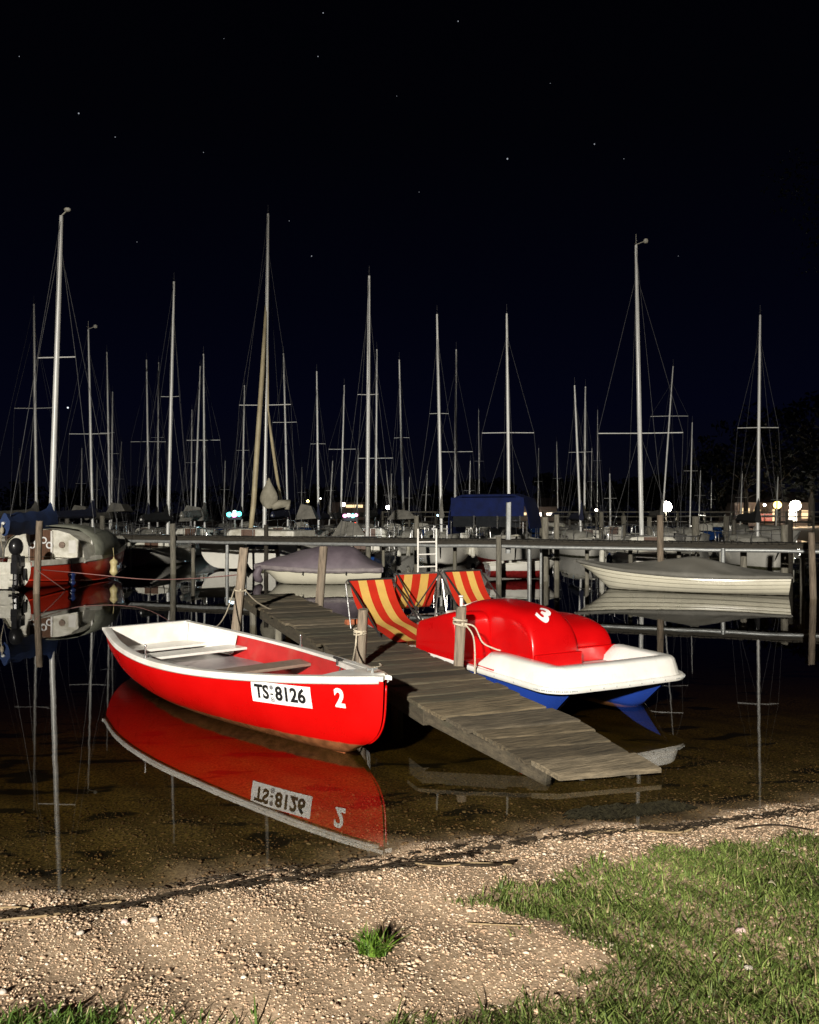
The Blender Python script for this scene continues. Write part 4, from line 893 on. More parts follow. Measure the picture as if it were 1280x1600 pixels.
# mauve covered motorboat, left centre
a = P(594, 914, 0); c = P(413, 915, 0); dv3 = (c-a).xy; Lm = dv3.length+.30; f3 = dv3.normalized()
mb_ = thing('covered_motorboat', 'cream motorboat under a mauve cover, moored behind the jetty', 'motorboat', (a.x+.0, a.y+.78, 0), math.atan2(f3.y, f3.x))
MH = Hull(Lm, [(0,.78),(.3,.82),(.6,.76),(.85,.45),(1,.03)], [(0,.40),(.5,.40),(1,.46)], [(0,-.06),(.6,-.08),(.9,.02),(1,.16)], rake=.42, p=.45, q=.8)
b = MB(); MH.shell(b, 24, 20); b.build('hull', 'cream', mb_, smooth='auto')
b = MB(); rows = []
hp = lin([(0,.03),(.08,.16),(.22,.50),(.45,.54),(.55,.50),(.75,.30),(.92,.12),(1.0,.02),(1.03,.0)])
for i in range(37):
    u = -.01+1.04*i/36; uu = min(max(u, 0), 1); half = MH.half(uu)+.06; zs_ = MH.sheer(uu); row = []
    for j in range(25):
        t = -1+j/12; h_ = hp(max(u, 0)); zz = zs_+.05+h_*(1-abs(t)**2.3)+.012*math.sin(u*31+t*5)*(1-abs(t))
        yv = half*max(-1, min(1, t*1.06))
        if abs(t) > .99: zz = zs_-.07-.01*math.sin(u*47)
        elif abs(t) > .9: zz = zs_+.05
        row.append((u*Lm, yv, zz))
    rows.append(row)
b.grid(rows); b.build('cover', 'tarp_mauve', mb_, smooth='auto', solid=.006)
b = MB()
for side in (-1, 1):
    rows = [[(u*Lm, side*(MH.half(min(u,1))+.072), MH.sheer(min(u,1))-.075-.008*math.sin(u*40)), (u*Lm, side*(MH.half(min(u,1))+.074), MH.sheer(min(u,1))+.045)] for u in [i/30*1.02 for i in range(31)]]; b.grid(rows)
b.build('cover_hem', 'tarp_band', mb_, smooth=True, solid=.005)
b = MB().tube([(Lm-.12,.12,.44),(Lm-.03,.14,.36),(Lm+.02,.12,.24),(Lm-.02,.1,.12),(Lm-.1,.05,.05)], [.08,.10,.11,.12,.06], 9); b.build('bagged_anchor', 'tarp_mauve', mb_, smooth=True)
b = MB()
for xq in (.62, .28):
    p = MH.pt(1-xq if xq > .5 else .78, 1); b.tube([(xq*Lm, .86 if False else MH.half(xq)+.085, .36), (xq*Lm+.02, MH.half(xq)+.088, .27)], .012, 6)
b.build('cover_hook', 'black', mb_)

# ------------------------------------------------------------------ long pier across the harbour
PL, PR = Vector((-7.3, 25.3)), Vector((8.5, 19.46)); pdir = (PR-PL).normalized(); pnorm = Vector((-pdir.y, pdir.x))
def pier_at(px):                          # pier face point seen at photo column px
    k_ = (px-640)/FPX; t = (k_*PL.y-PL.x)/(pdir.x-k_*pdir.y); return PL+pdir*t, t
pier = thing('long_pier', 'long dark walkway on piles crossing the harbour behind the boats', 'pier', (PL.x, PL.y, 0), math.atan2(pdir.y, pdir.x))
x0, x1 = -3.3, 27.0; Lp = x1-x0; xc = (x0+x1)/2
b = MB(); x = x0
while x < x1: b.box((x+.07, .45, 1.145+random.gauss(0,.004)), (.135, 1.0, .035)); x += .15
o = b.build('planking', 'darkwood', pier); o['kind'] = 'stuff'
MB().box((xc, .02, 1.075), (Lp, .07, .10)).build('edge_beam', 'darkwood', pier, bevel=.008)
MB().box((xc, .86, 1.075), (Lp, .07, .10)).build('edge_beam', 'darkwood', pier, bevel=.008)
MB().tube(wob((x0-.3,-.07,.985), (x1,-.07,.985), 40, jit=.006), .048, 10).build('side_pipe', 'galv', pier, smooth=True)
for px in (352, 368, 452, 573, 587, 700, 782, 827, 838, 912, 985, 1060, 1127, 1165, 1258, 1290):
    p, t = pier_at(px); w_ = {352:.11,368:.08,573:.15,587:.09,782:.15,827:.11,838:.07,1127:.11,1165:.16}.get(px, .11)
    topz = 1.02 if px not in (1127,782) else (1.03 if px == 1127 else 1.25)
    yo = -.14 if px in (782, 1127) else .08 if px in (352, 573, 827) else .6
    o = MB().tube([(t, yo, -1.9), (t+random.gauss(0,.02), yo, topz)], w_/2, 10).build('support_pile', 'galv' if px in (352,368,827,838,1127) else 'pile', pier, smooth='auto')
for t in np.arange(x0+.8, x1, 1.9): MB().box((t, .45, .99), (.10, .95, .08)).build('crossbeam', 'darkwood', pier)
# mooring piles that rise above the pier
def mpile(px, ytop, ywater, w, label, mat='pile', lean=0, group='mooring piles in the harbour', d=None):
    if d is None: d = FPX*CAMH/(ywater-800.)
    base = PD(px, 800+FPX*CAMH/d, d); base.z = 0; top = PD(px+lean, ytop, d)
    squarepost('mooring_pile', base, top, w, mat, label, 'pile', group, roundp=True, below=2.0)
mpile(57, 814, 928, .15, 'pale leaning pile in front of the red hulled sailboat', 'post', 5)
mpile(271, 818, 897, .17, 'brown pile before the pier left of the small white sailboat', lean=-1)
mpile(416, 820, 0, .13, 'dark pile at the foot of the sailboat with furled tan sails', 'darkwood', d=24.3)
mpile(651, 806, 893, .16, 'rope bound pile just left of the white swimming ladder')
mpile(852, 808, 0, .19, 'thick pile right of the blue canopy, left one of the close pair', d=22.6)
mpile(870, 804, 0, .15, 'thick pile right of the blue canopy, right one of the close pair', d=23.2)
mpile(1032, 805, 0, .16, 'pale pile standing right behind the covered white rowboat', 'post', d=19.9)
mpile(1087, 807, 0, .22, 'dark pile behind the pier above the peak of the grey cover', d=25.5)
mpile(1226, 820, 0, .19, 'broad brown pile behind the pier near the right edge', d=21.5)
mpile(1271, 832, 935, .14, 'leaning pile nearest the right frame edge', 'post', -3)
mpile(105, 800, 0, .2, 'dim pile behind the cabin of the red hulled sailboat', d=36)
mpile(160, 806, 0, .2, 'dim pile right of the grey foredeck tarp', d=33)
mpile(302, 846, 0, .12, 'thin pile under the pier before the small white sailboat', d=26)
mpile(846, 812, 0, .2, 'dim pile far behind the close pair', d=40)
mpile(940, 800, 0, .2, 'short dim pile behind the pier left of the tall mast', d=36)
mpile(975, 806, 0, .2, 'dim pile left of the tall lone mast at right', d=34)
mpile(1015, 808, 0, .17, 'dark short pile just right of the tall lone mast', d=30)
mpile(1135, 806, 0, .22, 'dark pile left of the sailboat with black cover', d=34)
mpile(1147, 812, 0, .2, 'second dark pile left of the sailboat with black cover', d=38)
mpile(1234, 812, 0, .2, 'dark pile right of the sailboat with black cover', 'darkwood', d=26)
# tall pale steel post before the blue canopy
b0 = pier_at(796)[0]; root = squarepost('steel_post', (b0.x+.0, b0.y+.25, .9), PD(795, 785, b0.y+.25), .13, 'galv', 'pale square steel post rising from the pier before the blue canopy', 'post', below=.1)
rope('harbour_line', [PD(58, 889, 19.0)+Vector((0,-.1,0)), PD(130, 896, 20), PD(225, 905, 19), PD(300, 904, 16), pA.location+dv*.72], .010, 'redrope', 'thin reddish line from the leaning pale pile across to the jetty post')
rope('harbour_line', [PD(60, 890, 19.0)+Vector((0,-.1,0)), PD(82, 908, 19.3), PD(102, 922, 19.8)], .010, 'redrope', 'thin reddish line from the leaning pale pile down to the water')

# ------------------------------------------------------------------ sailboats
HC = {}
def hull_variant(kind, mat):
    if (kind, mat) in HC: return HC[(kind, mat)]
    L, B, F_ = {'s': (5.6, 2.1, .72), 'm': (6.8, 2.4, .85), 'l': (7.8, 2.7, .98)}[kind]
    h = Hull(L, [(0,B*.34),(.2,B*.44),(.45,B*.5),(.7,B*.40),(.88,B*.19),(1,.03)], [(0,F_*.86),(.4,F_*.84),(.75,F_*.95),(1,F_*1.15)], [(0,.04),(.2,-.12),(.5,-.3),(.8,-.15),(.95,.0),(1,.25)], rake=.7, tr_rake=.18, p=.6, q=.9)
    b = MB(); h.shell(b, 18, 18); hm = b.mesh('hull', mat, smooth='auto')
    b = MB(); rows = []
    for i in range(15):
        u = .001+i/14*.998; p = h.pt(u, 1); rows.append([(p.x, -p.y, p.z), (p.x, 0, p.z+.05), (p.x, p.y, p.z)])
    b.grid(rows); dm = b.mesh('deck', 'deckw', smooth='auto')
    b = MB(); h.cap_strip(b, .03, .03, .05, dz=-.01, nu=18); tm = b.mesh('toe_rail', 'deckw', smooth='auto')
    # cabin trunk: lofted with sloped front
    b = MB(); rows = []; zd = F_*.88
    for (u, wv, hh) in [(.30,.30,.38),(.305,.31,.42),(.5,.30,.40),(.68,.22,.30),(.80,.12,.06)]:
        x = u*L; w2 = B*wv; rows.append([(x, -w2, zd), (x, -w2*.94, zd+hh*.7), (x, -w2*.8, zd+hh*.95), (x, 0, zd+hh+.05), (x, w2*.8, zd+hh*.95), (x, w2*.94, zd+hh*.7), (x, w2, zd)])
    b.grid(rows); b.f.append(tuple(range(7))); cm = b.mesh('cabin', 'deckw', smooth='auto')
    b = MB(); b.box((.30*L-.015, 0, zd+.22), (.02, .5, .40)); dr = b.mesh('hatch_door', 'door')
    wins = []
    for side in (-1, 1):
        for uu in (.40, .55): b = MB(); b.box((uu*L, side*(B*.293), zd+.17), (.5, .012, .13), rot=Matrix.Rotation(side*.10, 3, 'X')); wins.append(b.mesh('cabin_window', 'glass', bevel=.004))
    b = MB(); p = h.pt(.93, 1); q = h.pt(.8, 1); zt = p.z+.5
    b.tube(smooth_path([(q.x,q.y-.04,q.z),(q.x+.05,q.y-.05,q.z+.5),(p.x,p.y*.8,zt+.02),(h.L+.05,0,zt+.05),(p.x,-p.y*.8,zt+.02),(q.x+.05,-q.y+.05,q.z+.5),(q.x,-q.y+.04,q.z)], 4), .016, 6)
    b.tube([(p.x,p.y*.8,p.z),(p.x,p.y*.8,zt)], .014, 6); b.tube([(p.x,-p.y*.8,p.z),(p.x,-p.y*.8,zt)], .014, 6); pul = b.mesh('pulpit', 'chrome', smooth='auto')
    b = MB(); q = h.pt(.0, 1); r_ = h.pt(.14, 1)
    b.tube(smooth_path([(r_.x,r_.y-.04,r_.z),(r_.x,r_.y-.04,r_.z+.48),(q.x,q.y-.04,q.z+.52),(q.x,-q.y+.04,q.z+.52),(r_.x,-r_.y+.04,r_.z+.48),(r_.x,-r_.y+.04,r_.z)], 4), .016, 6)
    for s_ in (-1, 1): b.tube([(q.x+.03,s_*(q.y-.05),q.z),(q.x+.03,s_*(q.y-.05),q.z+.52)], .014, 6)
    push = b.mesh('stern_rail', 'chrome', smooth='auto')
    stan = []
    for uu in (.30, .48, .66):
        for s_ in (-1, 1): p = h.pt(uu, s_); stan.append(MB().tube([(p.x,p.y-s_*.04,p.z),(p.x,p.y-s_*.05,p.z+.48)], .013, 6).mesh('stanchion', 'chrome', smooth='auto'))
    b = MB()
    for s_ in (-1, 1): b.tube([(h.pt(u,s_).x, h.pt(u,s_).y-s_*.05, h.pt(u,s_).z+.47) for u in (.14,.30,.48,.66,.8)], .006, 5)
    lif = b.mesh('lifeline', 'wire')
    b = MB(); b.box((-.05, 0, .25), (.14, .045, .95)); b.tube([(-.08,0,.72),(.5,0,.86)], .02, 6); rud = b.mesh('rudder', 'deckw')
    HC[(kind, mat)] = (h, hm, dm, tm, cm, dr, wins, pul, push, stan, lif, rud, zd); return HC[(kind, mat)]
def outboard(parent, x, y, z, s=1.0):
    m = bpy.data.objects.new('outboard_motor', None); col.objects.link(m); m.parent = parent
    b = MB().ball((x, y, z+.30*s), (.15*s, .13*s, .18*s), 14, 9).build('cowling', 'motor', m, smooth=True)
    b = MB(); b.box((x, y, z+.02*s), (.14*s, .11*s, .25*s)); b.tube([(x, y, z), (x-.02, y, z-.5*s)], .055*s, 8); b.box((x, y, z-.12*s), (.16*s, .13*s, .22*s)); b.box((x+.1*s, y, z+.02), (.14*s, .16*s, .2*s)); b.build('shaft', 'motor', m, smooth='auto')
    b = MB(); b.tube([(x-.12*s, y, z-.5*s), (x+.06*s, y, z-.5*s)], [.02*s, .04*s], 8); b.box((x-.02*s, y, z-.34*s), (.26*s, .08*s, .015))
    for q in range(3): b.box((x-.12*s, y+.05*s*math.cos(q*2.09), z-.5*s+.05*s*math.sin(q*2.09)), (.012, .06*s, .05*s))
    b.build('propeller', 'motor', m)
def yacht(label, xt, yt, xb, yb, d, kind='m', mat='whitehull', away=True, cover='tarp_navy', spr=None, detail=2, wmast=.055, rot=0.0, group=None, boom=True, sparmat='alu', rig=True, head=False, hatch=None, motor=False, mastu=.56):
    h, hm, dm, tm, cm, dr, wins, pul, push, stan, lif, rud, zd = hull_variant(kind, mat)
    need = (mastu if away else 1-mastu)*h.L+1.45; d0 = d
    while d < 200 and (PD(xb, 800, d).xy-PL).dot(pnorm) < need: d += .25
    wmast *= d/d0; hd = math.atan2(pnorm.y, pnorm.x)+.25+rot+(0 if away else math.pi); mp_ = PD(xb, 800, d)
    fw = Vector((math.cos(hd), math.sin(hd))); org = mp_.xy-fw*(mastu*h.L)
    root = thing('sailboat', label, 'sailboat', (org.x, org.y, 0), hd, group)
    link('hull', hm, root); link('deck', dm, root); link('cabin', cm, root)
    if detail > 0:
        link('toe_rail', tm, root)
        for w2 in wins: link('cabin_window', w2, root)
        link('pulpit', pul, root); link('stern_rail', push, root); link('rudder', rud, root); link('hatch_door', dr, root)
    if detail > 1:
        for s_ in stan: link('stanchion', s_, root)
        link('lifeline', lif, root)
    if motor: outboard(root, -.16, -.35, .45)
    if detail > 1:
        for (uu, s_, mt) in ((.3, 1, 'fblue'), (.5, -1, 'deckw'), (.62, 1, 'deckw')):
            p = h.pt(uu, s_); MB().tube([(p.x,p.y+s_*.09,p.z-.02),(p.x,p.y+s_*.1,p.z-.12),(p.x,p.y+s_*.1,p.z-.5),(p.x,p.y+s_*.09,p.z-.56)], [.02,.085,.085,.03], 9).build('fender', mt, root, smooth='auto')
    top = PD(xt, yt, d); off = Matrix.Rotation(-hd, 3, 'Z') @ Vector((top.x-mp_.x, 0, 0)); H = top.z
    x0_ = mastu*h.L; zb_ = zd+.30; tp = Vector((x0_+off.x, off.y, H)); bt = Vector((x0_, 0, zb_))
    MB().tube([bt.lerp(tp, t) for t in (0, .5, .8, 1)], [wmast, wmast, wmast*.85, wmast*.6], 10).build('mast', sparmat, root, smooth='auto')
    b = MB(); b.tube([tp, tp+Vector((0,0,.35))], .006, 5); b.tube([tp+Vector((-.12,0,.1)), tp+Vector((.2,0,.12))], .007, 5)
    if head: b.tube([tp+Vector((0,0,.02)), tp+Vector((-.0,-.28,.12))], .012, 5); b.ball(tp+Vector((-.0,-.3,.12)), .08, 8, 6)
    b.build('masthead_fitting', 'wire' if not head else 'deckw', root)
    if rig:
        B2 = h.half(.5)-.05; t_s = (PD(xb, spr[0], d).z-zb_)/(H-zb_) if spr else .55; sp_ = bt.lerp(tp, t_s)
        w2 = .36 if not spr else spr[1]
        MB().tube([sp_+Vector((-.1,-w2,0)), sp_, sp_+Vector((-.1,w2,0))], .017 if spr else .010, 6).build('spreader', sparmat, root, smooth='auto')
        hound = bt.lerp(tp, .9); wr = .006
        for s_ in (-1, 1):
            ch = Vector((x0_-.12, s_*B2, zd)); MB().tube([hound, sp_+Vector((-.1, s_*w2, 0)), ch], wr, 4).build('shroud', 'wire', root)
            MB().tube([sp_, Vector((x0_-.35, s_*B2, zd))], wr*.9, 4).build('lower_shroud', 'wire', root)
        MB().tube([hound, Vector((h.L-.05, 0, h.sheer(1)))], wr, 4).build('forestay', 'wire', root)
        MB().tube([tp, Vector((.05, .0, h.sheer(0)))], wr, 4).build('backstay', 'wire', root)
        MB().tube(wob(tp+Vector((-.08,0,-.1)), Vector((x0_-.1, .03, zb_+.3)), 8, jit=.012), wr*.8, 4).build('halyard', 'wire', root)
    if boom:
        zb2 = zb_+.75; bl = h.L*.42
        MB().tube([(x0_-.05,0,zb2),(x0_-bl,0,zb2-.05)], .035, 8).build('boom', sparmat, root, smooth='auto')
        if cover:
            rows = []
            for i in range(13):
                t = i/12; hh = .16+.10*(1-t)+(.50*max(0, 1-t*5.5)); wv = .12+.05*math.sin(t*9)*.3
                x = x0_+.09-(bl+.05)*t; cz = zb2-.03
                rows.append([(x, wv*math.sin(a_)*(1 if math.cos(a_) < .3 else .55), cz+(hh if math.cos(a_) > 0 else .12)*math.cos(a_)+.015*math.sin(x*13)) for a_ in [6.2832*j/10 for j in range(10)]])
            b = MB(); base = 0; b.grid(rows, wrap=True); b.f.append(tuple(range(10))); b.f.append(tuple(len(b.v)-10+j for j in range(10))); b.build('sail_cover', cover, root, smooth='auto')
    return root, h, x0_, bt, tp, zd
PG = None
yacht('sailboat whose slim mast and crosstree stand left of the red hulled boat', 53, 475, 57, 800, 30, 'm', 'greyhull', True, 'canvas_grey', (638, .85))
yacht('sailboat with bright mast topped by a round light, right of the red hulled boat', 138, 515, 145, 800, 33, 'm', 'whitehull', True, 'tarp_navy', (678, .85), head=True, motor=True)
yacht('sailboat with thin dim mast close behind the round lit mast', 167, 550, 172, 800, 40, 's', 'greyhull', True, 'canvas_grey')
yacht('small sailboat with the shortest mast right of the round lit mast', 176, 612, 174, 800, 46, 's', 'whitehull', False, 'tarp_black', detail=1)
yacht('sailboat with left one of two short parallel masts left of the tall tapering mast', 229, 562, 233, 800, 42, 's', 'greyhull', False, 'tarp_navy', (690, .9), rot=.1)
yacht('sailboat with right one of two short parallel masts left of the tall tapering mast', 248, 566, 246, 800, 45, 's', 'greyhull', True, 'tarp_black', detail=1)
yacht('white sailboat left of centre behind the pier with tall slightly leaning mast', 272, 440, 262, 800, 27.5, 's', 'whitehull', True, 'tarp_black', wmast=.062, rot=.0)
yacht('sailboat with upright mast and grey boom tent between leaning mast and coloured lights', 318, 553, 320, 800, 38, 'm', 'greyhull', True, 'canvas_grey', (688, .8))
yacht('sailboat with faint leaning mast touching the grey boom tent mast', 313, 572, 304, 800, 44, 's', 'greyhull', False, None, detail=1)
yacht('sailboat with faint mast right behind the coloured lights', 382, 602, 378, 800, 44, 's', 'greyhull', True, 'tarp_black', detail=1)
ys_main = yacht('tall sailboat with furled tan sails and a hanging grey sail bag', 419, 334, 413, 830, 28, 'l', 'whitehull', True, None, (633, 1.0), wmast=.07, head=False, boom=False)
yacht('sailboat with dim mast just right of the furled tan sails', 443, 552, 450, 800, 40, 'm', 'greyhull', True, 'tarp_navy', (660, .6), detail=1)
yacht('sailboat with slender mast ending in a small white head, left of centre', 495, 580, 498, 800, 39, 's', 'whitehull', False, 'tarp_navy')
yacht('sailboat with thin low mast left of the bright central mast', 538, 602, 532, 800, 42, 's', 'greyhull', True, 'tarp_black', (702, .7))
yacht('dark blue sailboat with the bright tall central mast', 577, 431, 574, 828, 27.5, 's', 'navyhull', True, None, (0, 0) if False else None, wmast=.066, boom=False, rig=True, motor=False)
yacht('sailboat with slim mast just right of the bright central mast', 589, 546, 587, 800, 38, 'm', 'greyhull', True, 'tarp_black', (716, .8))
yacht('sailboat with slim leaning mast left of the pair above the ladder', 624, 562, 631, 800, 38, 's', 'greyhull', False, 'canvas_grey', rot=-.1)
yacht('sailboat with tall leaning mast directly above the white ladder', 683, 491, 690, 810, 31, 'm', 'whitehull', False, 'canvas_grey', wmast=.062, rot=.05)
yacht('sailboat with thin mast left of the blue canopy boat mast', 713, 546, 711, 800, 38, 'm', 'greyhull', True, 'tarp_black', (706, .8))
yacht('small sailboat with left one of the dim mast pair right of the blue canopy', 898, 602, 908, 800, 36, 's', 'greyhull', False, 'tarp_navy', rot=.1)
yacht('small sailboat with right one of the dim mast pair right of the blue canopy', 915, 604, 913, 800, 40, 's', 'greyhull', True, 'canvas_grey', detail=1)
yacht('sailboat with the brightest tall mast and a wide crosstree at right', 994, 383, 1003, 838, 25.5, 'm', 'whitehull', True, None, (677, 1.3), wmast=.07, boom=False, head=True)
yacht('sailboat with dim leaning mast right of the brightest tall mast', 1052, 572, 1034, 800, 40, 'm', 'greyhull', False, 'canvas_grey', (650, .9), detail=1, wmast=.045)
yacht('small sailboat with faint mast behind the peak of the grey rowboat cover', 1082, 660, 1078, 800, 44, 's', 'whitehull', False, None, detail=1, wmast=.04)
yacht('sailboat under a black cover with its own mast, near the right frame edge', 1188, 492, 1184, 800, 29, 's', 'whitehull', False, 'tarp_black', (668, .7), wmast=.058, motor=True)
yacht('small sailboat with a stubby faint mast left of the tallest mast at right', 953, 740, 954, 800, 48, 's', 'greyhull', True, None, detail=1)
# furled sails and sail bag of the tan sail boat
root, h, x0_, bt, tp, zd = ys_main; hd = root.rotation_euler.z; Mi = (Matrix.Translation(root.location) @ Matrix.Rotation(hd, 4, 'Z')).inverted()
dM = PD(0,0,1).y*0+ (Matrix.Translation(root.location) @ Matrix.Rotation(hd, 4, 'Z') @ bt).y
def loc(px, py, d=28): return Mi @ PD(px, py, d-28+dM)
b = MB().tube([loc(416, 478), loc(410, 580, 27.6), loc(402, 700, 27.2), loc(396, 790, 27), loc(391, 834, 26.8)], [.05, .085, .10, .10, .085], 9); b.build('furled_sail', 'alugold', root, smooth=True)
b = MB().tube([loc(418, 480), loc(419, 640), loc(425, 690, 28.3), loc(432, 740, 28.6), loc(440, 786, 29)], [.03, .035, .06, .065, .055], 8); b.build('furled_sail', 'alugold', root, smooth=True)
b = MB(); c = loc(420, 775, 27.3); rows = []
for i in range(9):
    t = i/8; w_ = .035+.30*(math.sin(math.pi/2*min(1, t/.68))**1.6 if t < .68 else 1-((t-.68)/.32)**2*.75); z = c.z+.66-1.12*t
    rows.append([(c.x+math.sin(a_)*w_*.5, c.y-.0-math.cos(a_)*w_*(1+.15*math.sin(3*a_))-.18*t*0, z) for a_ in [6.2832*j/12 for j in range(12)]])
b.grid(rows, wrap=True); b.f.append(tuple(range(12))); b.build('sail_bag', 'sailcloth', root, smooth=True)
b = MB().tube([loc(425, 792, 27.3), loc(436, 788, 27.4), loc(450, 786, 27.6), loc(449, 796, 27.6)], [.12,.16,.16,.1], 9); b.build('boom_bundle', 'sailcloth', root, smooth=True)
# distant sailboats: only mast and hull to be seen
lab = 'distant dim sailboat among the crowd of masts far behind the pier'
far_list = [(30,700),(92,640),(128,700),(152,720),(190,690),(300,640),(352,720),(395,735),(472,730),(520,720),(560,700),(604,735),(612,740),(640,745),(668,735),(735,720),(748,640),(842,700),(870,690),(925,700),(934,640),(1095,735),(1112,750),(1160,740),(1216,745)]
for i, (x_, y_) in enumerate(far_list):
    d = random.uniform(50, 78); yacht(lab, x_, y_, x_+random.gauss(0, 3), 800, d, 's', random.choice(['greyhull', 'whitehull', 'navyhull']), random.random() < .5, random.choice(['tarp_navy', 'tarp_black', 'canvas_grey', None]), detail=0, wmast=.045, group='far sailboats', rig=True, rot=random.gauss(0, .2))
# white tent shaped boom covers and odd canvas shapes on decks in the middle distance
def tent(px, py, d, w, h, mat, label):
    c = PD(px, py, d); b = MB(); b.add([(-w/2,-.1,-.0),(w/2,-.15,.05),(w/2,1.2,0),(-w/2,1.2,0),(-w*.22,-.1,h),(w*.25,.0,h*.86),(w*.2,1.2,h*.8),(-w*.2,1.2,h*.9)], [(0,1,5,4),(1,2,6,5),(2,3,7,6),(3,0,4,7),(4,5,6,7)])
    me = b.mesh('canvas_cover', mat); o = link('canvas_cover', me); o.location = c; tag(o, label, 'cover')
    return o
tent(302, 815, 37.5, 1.3, .75, 'canvas_grey', 'grey tent shaped cockpit cover left of the coloured lights')
tent(182, 800, 39, .9, .45, 'canvas_grey', 'small grey canvas hood over a boom right of the round lit mast')
tent(125, 806, 38, 1.0, .5, 'canvas_grey', 'folded grey canvas above the foredeck tarp of the red hulled boat')
tent(478, 812, 31, .8, .6, 'canvas_grey', 'slanting grey sail bundle right of the hanging sail bag')
tent(628, 812, 36, 1.3, .45, 'canvas_grey', 'slanting grey boom cover between the ladder and central mast')
tent(545, 838, 29, 1.2, .55, 'canvas_grey', 'rumpled grey cockpit cover left of the central mast')

# ------------------------------------------------------------------ red hulled sailboat at left (detailed)
rs = Vector((-9.93, 19.9)); rd = Vector((.13, 1)).normalized()
rv = thing('sailboat', 'red hulled sailboat with cream cabin, brown door and black outboard, at the left edge', 'sailboat', (rs.x, rs.y, 0), math.atan2(rd.y, rd.x))
SH = Hull(6.1, [(0,.78),(.2,1.02),(.45,1.18),(.7,.98),(.88,.5),(1,.03)], [(0,.68),(.3,.68),(.6,.80),(1,1.12)], [(0,.02),(.2,-.12),(.5,-.3),(.8,-.1),(1,.3)], rake=.6, tr_rake=.12, p=.46, q=.95)
b = MB(); SH.shell(b, 26, 22, cap=False); b.build('hull', 'redhull', rv, smooth='auto')
b = MB(); tr_ = [SH.pt(0, -1+2*j/22 if j != 11 else 1e-4) for j in range(23)]; b.add([(p.x-.012, p.y, p.z) for p in tr_]+[(p.x+.02, p.y*.99, p.z) for p in tr_], [tuple(range(23)), tuple(reversed(range(23, 46)))]+[(i, i+1, 24+i, 23+i) for i in range(22)]); b.build('transom', 'deckw', rv)
b = MB()
for side in (-1, 1):
    rows = []
    for i in range(27):
        u = i/26; p = SH.pt(u, side); rows.append([(p.x, p.y+side*.010, p.z-.11), (p.x, p.y+side*.03, p.z-.095), (p.x, p.y+side*.03, p.z), (p.x, p.y+side*.01, p.z+.035), (p.x, p.y-side*.10, p.z+.035)])
    b.grid(rows)
b.build('topside_band', 'deckw', rv, smooth='auto', solid=.008)
b = MB()
for side in (-1, 1): b.tube([SH.pt(i/24, side*.52)+Vector((0, side*.006, 0)) for i in range(24)], .022, 6)
b.build('chine_strake', 'redhull', rv, smooth=True)
b = MB(); rows = []
for i in range(15):
    u = .28+.71*i/14; p = SH.pt(u, 1); rows.append([(p.x, -p.y, p.z), (p.x, 0, p.z+.05), (p.x, p.y, p.z)])
b.grid(rows); b.build('deck', 'deckw', rv, smooth='auto')
b = MB(); slab(b, [[(x, -.62, .40), (x, .62, .40)] for x in (.02, 1.85)], .03); b.build('cockpit_floor', 'deckw', rv)
# cabin with arched aft bulkhead
ab = [(-1.17,.66),(-1.13,.94),(-1.0,1.17),(-.74,1.34),(-.40,1.43),(0,1.46),(.40,1.43),(.74,1.34),(1.0,1.17),(1.13,.94),(1.17,.66)]
b = MB(); rows = []
for (x, k_, zz) in [(1.78,1.0,1.0),(1.86,1.0,1.0),(2.6,1.0,1.0),(3.4,.92,.96),(4.1,.74,.80),(4.6,.55,.45)]:
    rows.append([(x, y*k_, .66+(z-.66)*zz) for y, z in ab])
b.grid(rows); b.build('cabin', 'deckw', rv, smooth='auto')
b = MB(); ins = [(y*.985, z-.02 if z > .7 else z-.1) for y, z in ab]; b.add([(1.84, y, z) for y, z in ins]+[(1.87, y, z) for y, z in ins], [tuple(range(11)), tuple(reversed(range(11, 22)))]); b.build('aft_bulkhead', 'deckw', rv)
b = MB().box((1.815, .08, 1.0), (.03, .62, .86)).build('door', 'door', rv, bevel=.005)
for i, (yq, zq) in enumerate([(.30,1.02),(.17,1.14),(-.02,1.15),(-.18,1.02)]):
    MB().torus((1.79, yq, zq), .075, .022, (1,0,0), 18, 6).build('porthole_ring', 'plate', b, smooth=True)
for yq in (.40, -.24): MB().box((1.80, yq, 1.0), (.035, .05, .80)).build('door_post', 'white', rv, bevel=.006)
MB().tube([(1.80, -.52, 1.03), (1.835, -.52, 1.03)], .085, 16).build('round_hatch', 'thwart', rv, smooth='auto').scale = (1, 1, 1)
MB().box((1.83, -.80, .98), (.012, .20, .34)).build('bulkhead_panel', 'white', rv, bevel=.02)
b = MB(); rows = []
for (x, k_, zz) in [(2.1,1.12,1.0),(2.6,1.12,1.03),(3.3,1.06,1.02),(4.0,.9,.90),(4.7,.62,.62),(5.3,.40,.46),(6.0,.10,.42)]:
    rows.append([(x+.04*math.sin(j), y*k_, .70+(z-.66)*zz+.04+.02*math.sin(x*7+j*2)) for j, (y, z) in enumerate(ab)])
b.grid(rows); b.build('foredeck_tarp', 'tarp_green', rv, smooth=True, solid=.008)
outboard(rv, -.22, -.54, .70, 1.22)
MB().box((-.05, -.66, .40), (.04, .05, .28)).build('rudder_fitting', 'motor', rv)
MB().tube(smooth_path([(-.03,-.50,.62),(-.05,-.56,.4),(-.05,-.60,.2),(-.04,-.52,.12)], 5), .012, 6).build('fuel_hose', 'darkrope', rv, smooth=True)
b = MB().tube([(2.35,-1.07,.65),(2.35,-1.07,1.22)], .022, 8); b.build('stanchion', 'white', rv, smooth='auto')
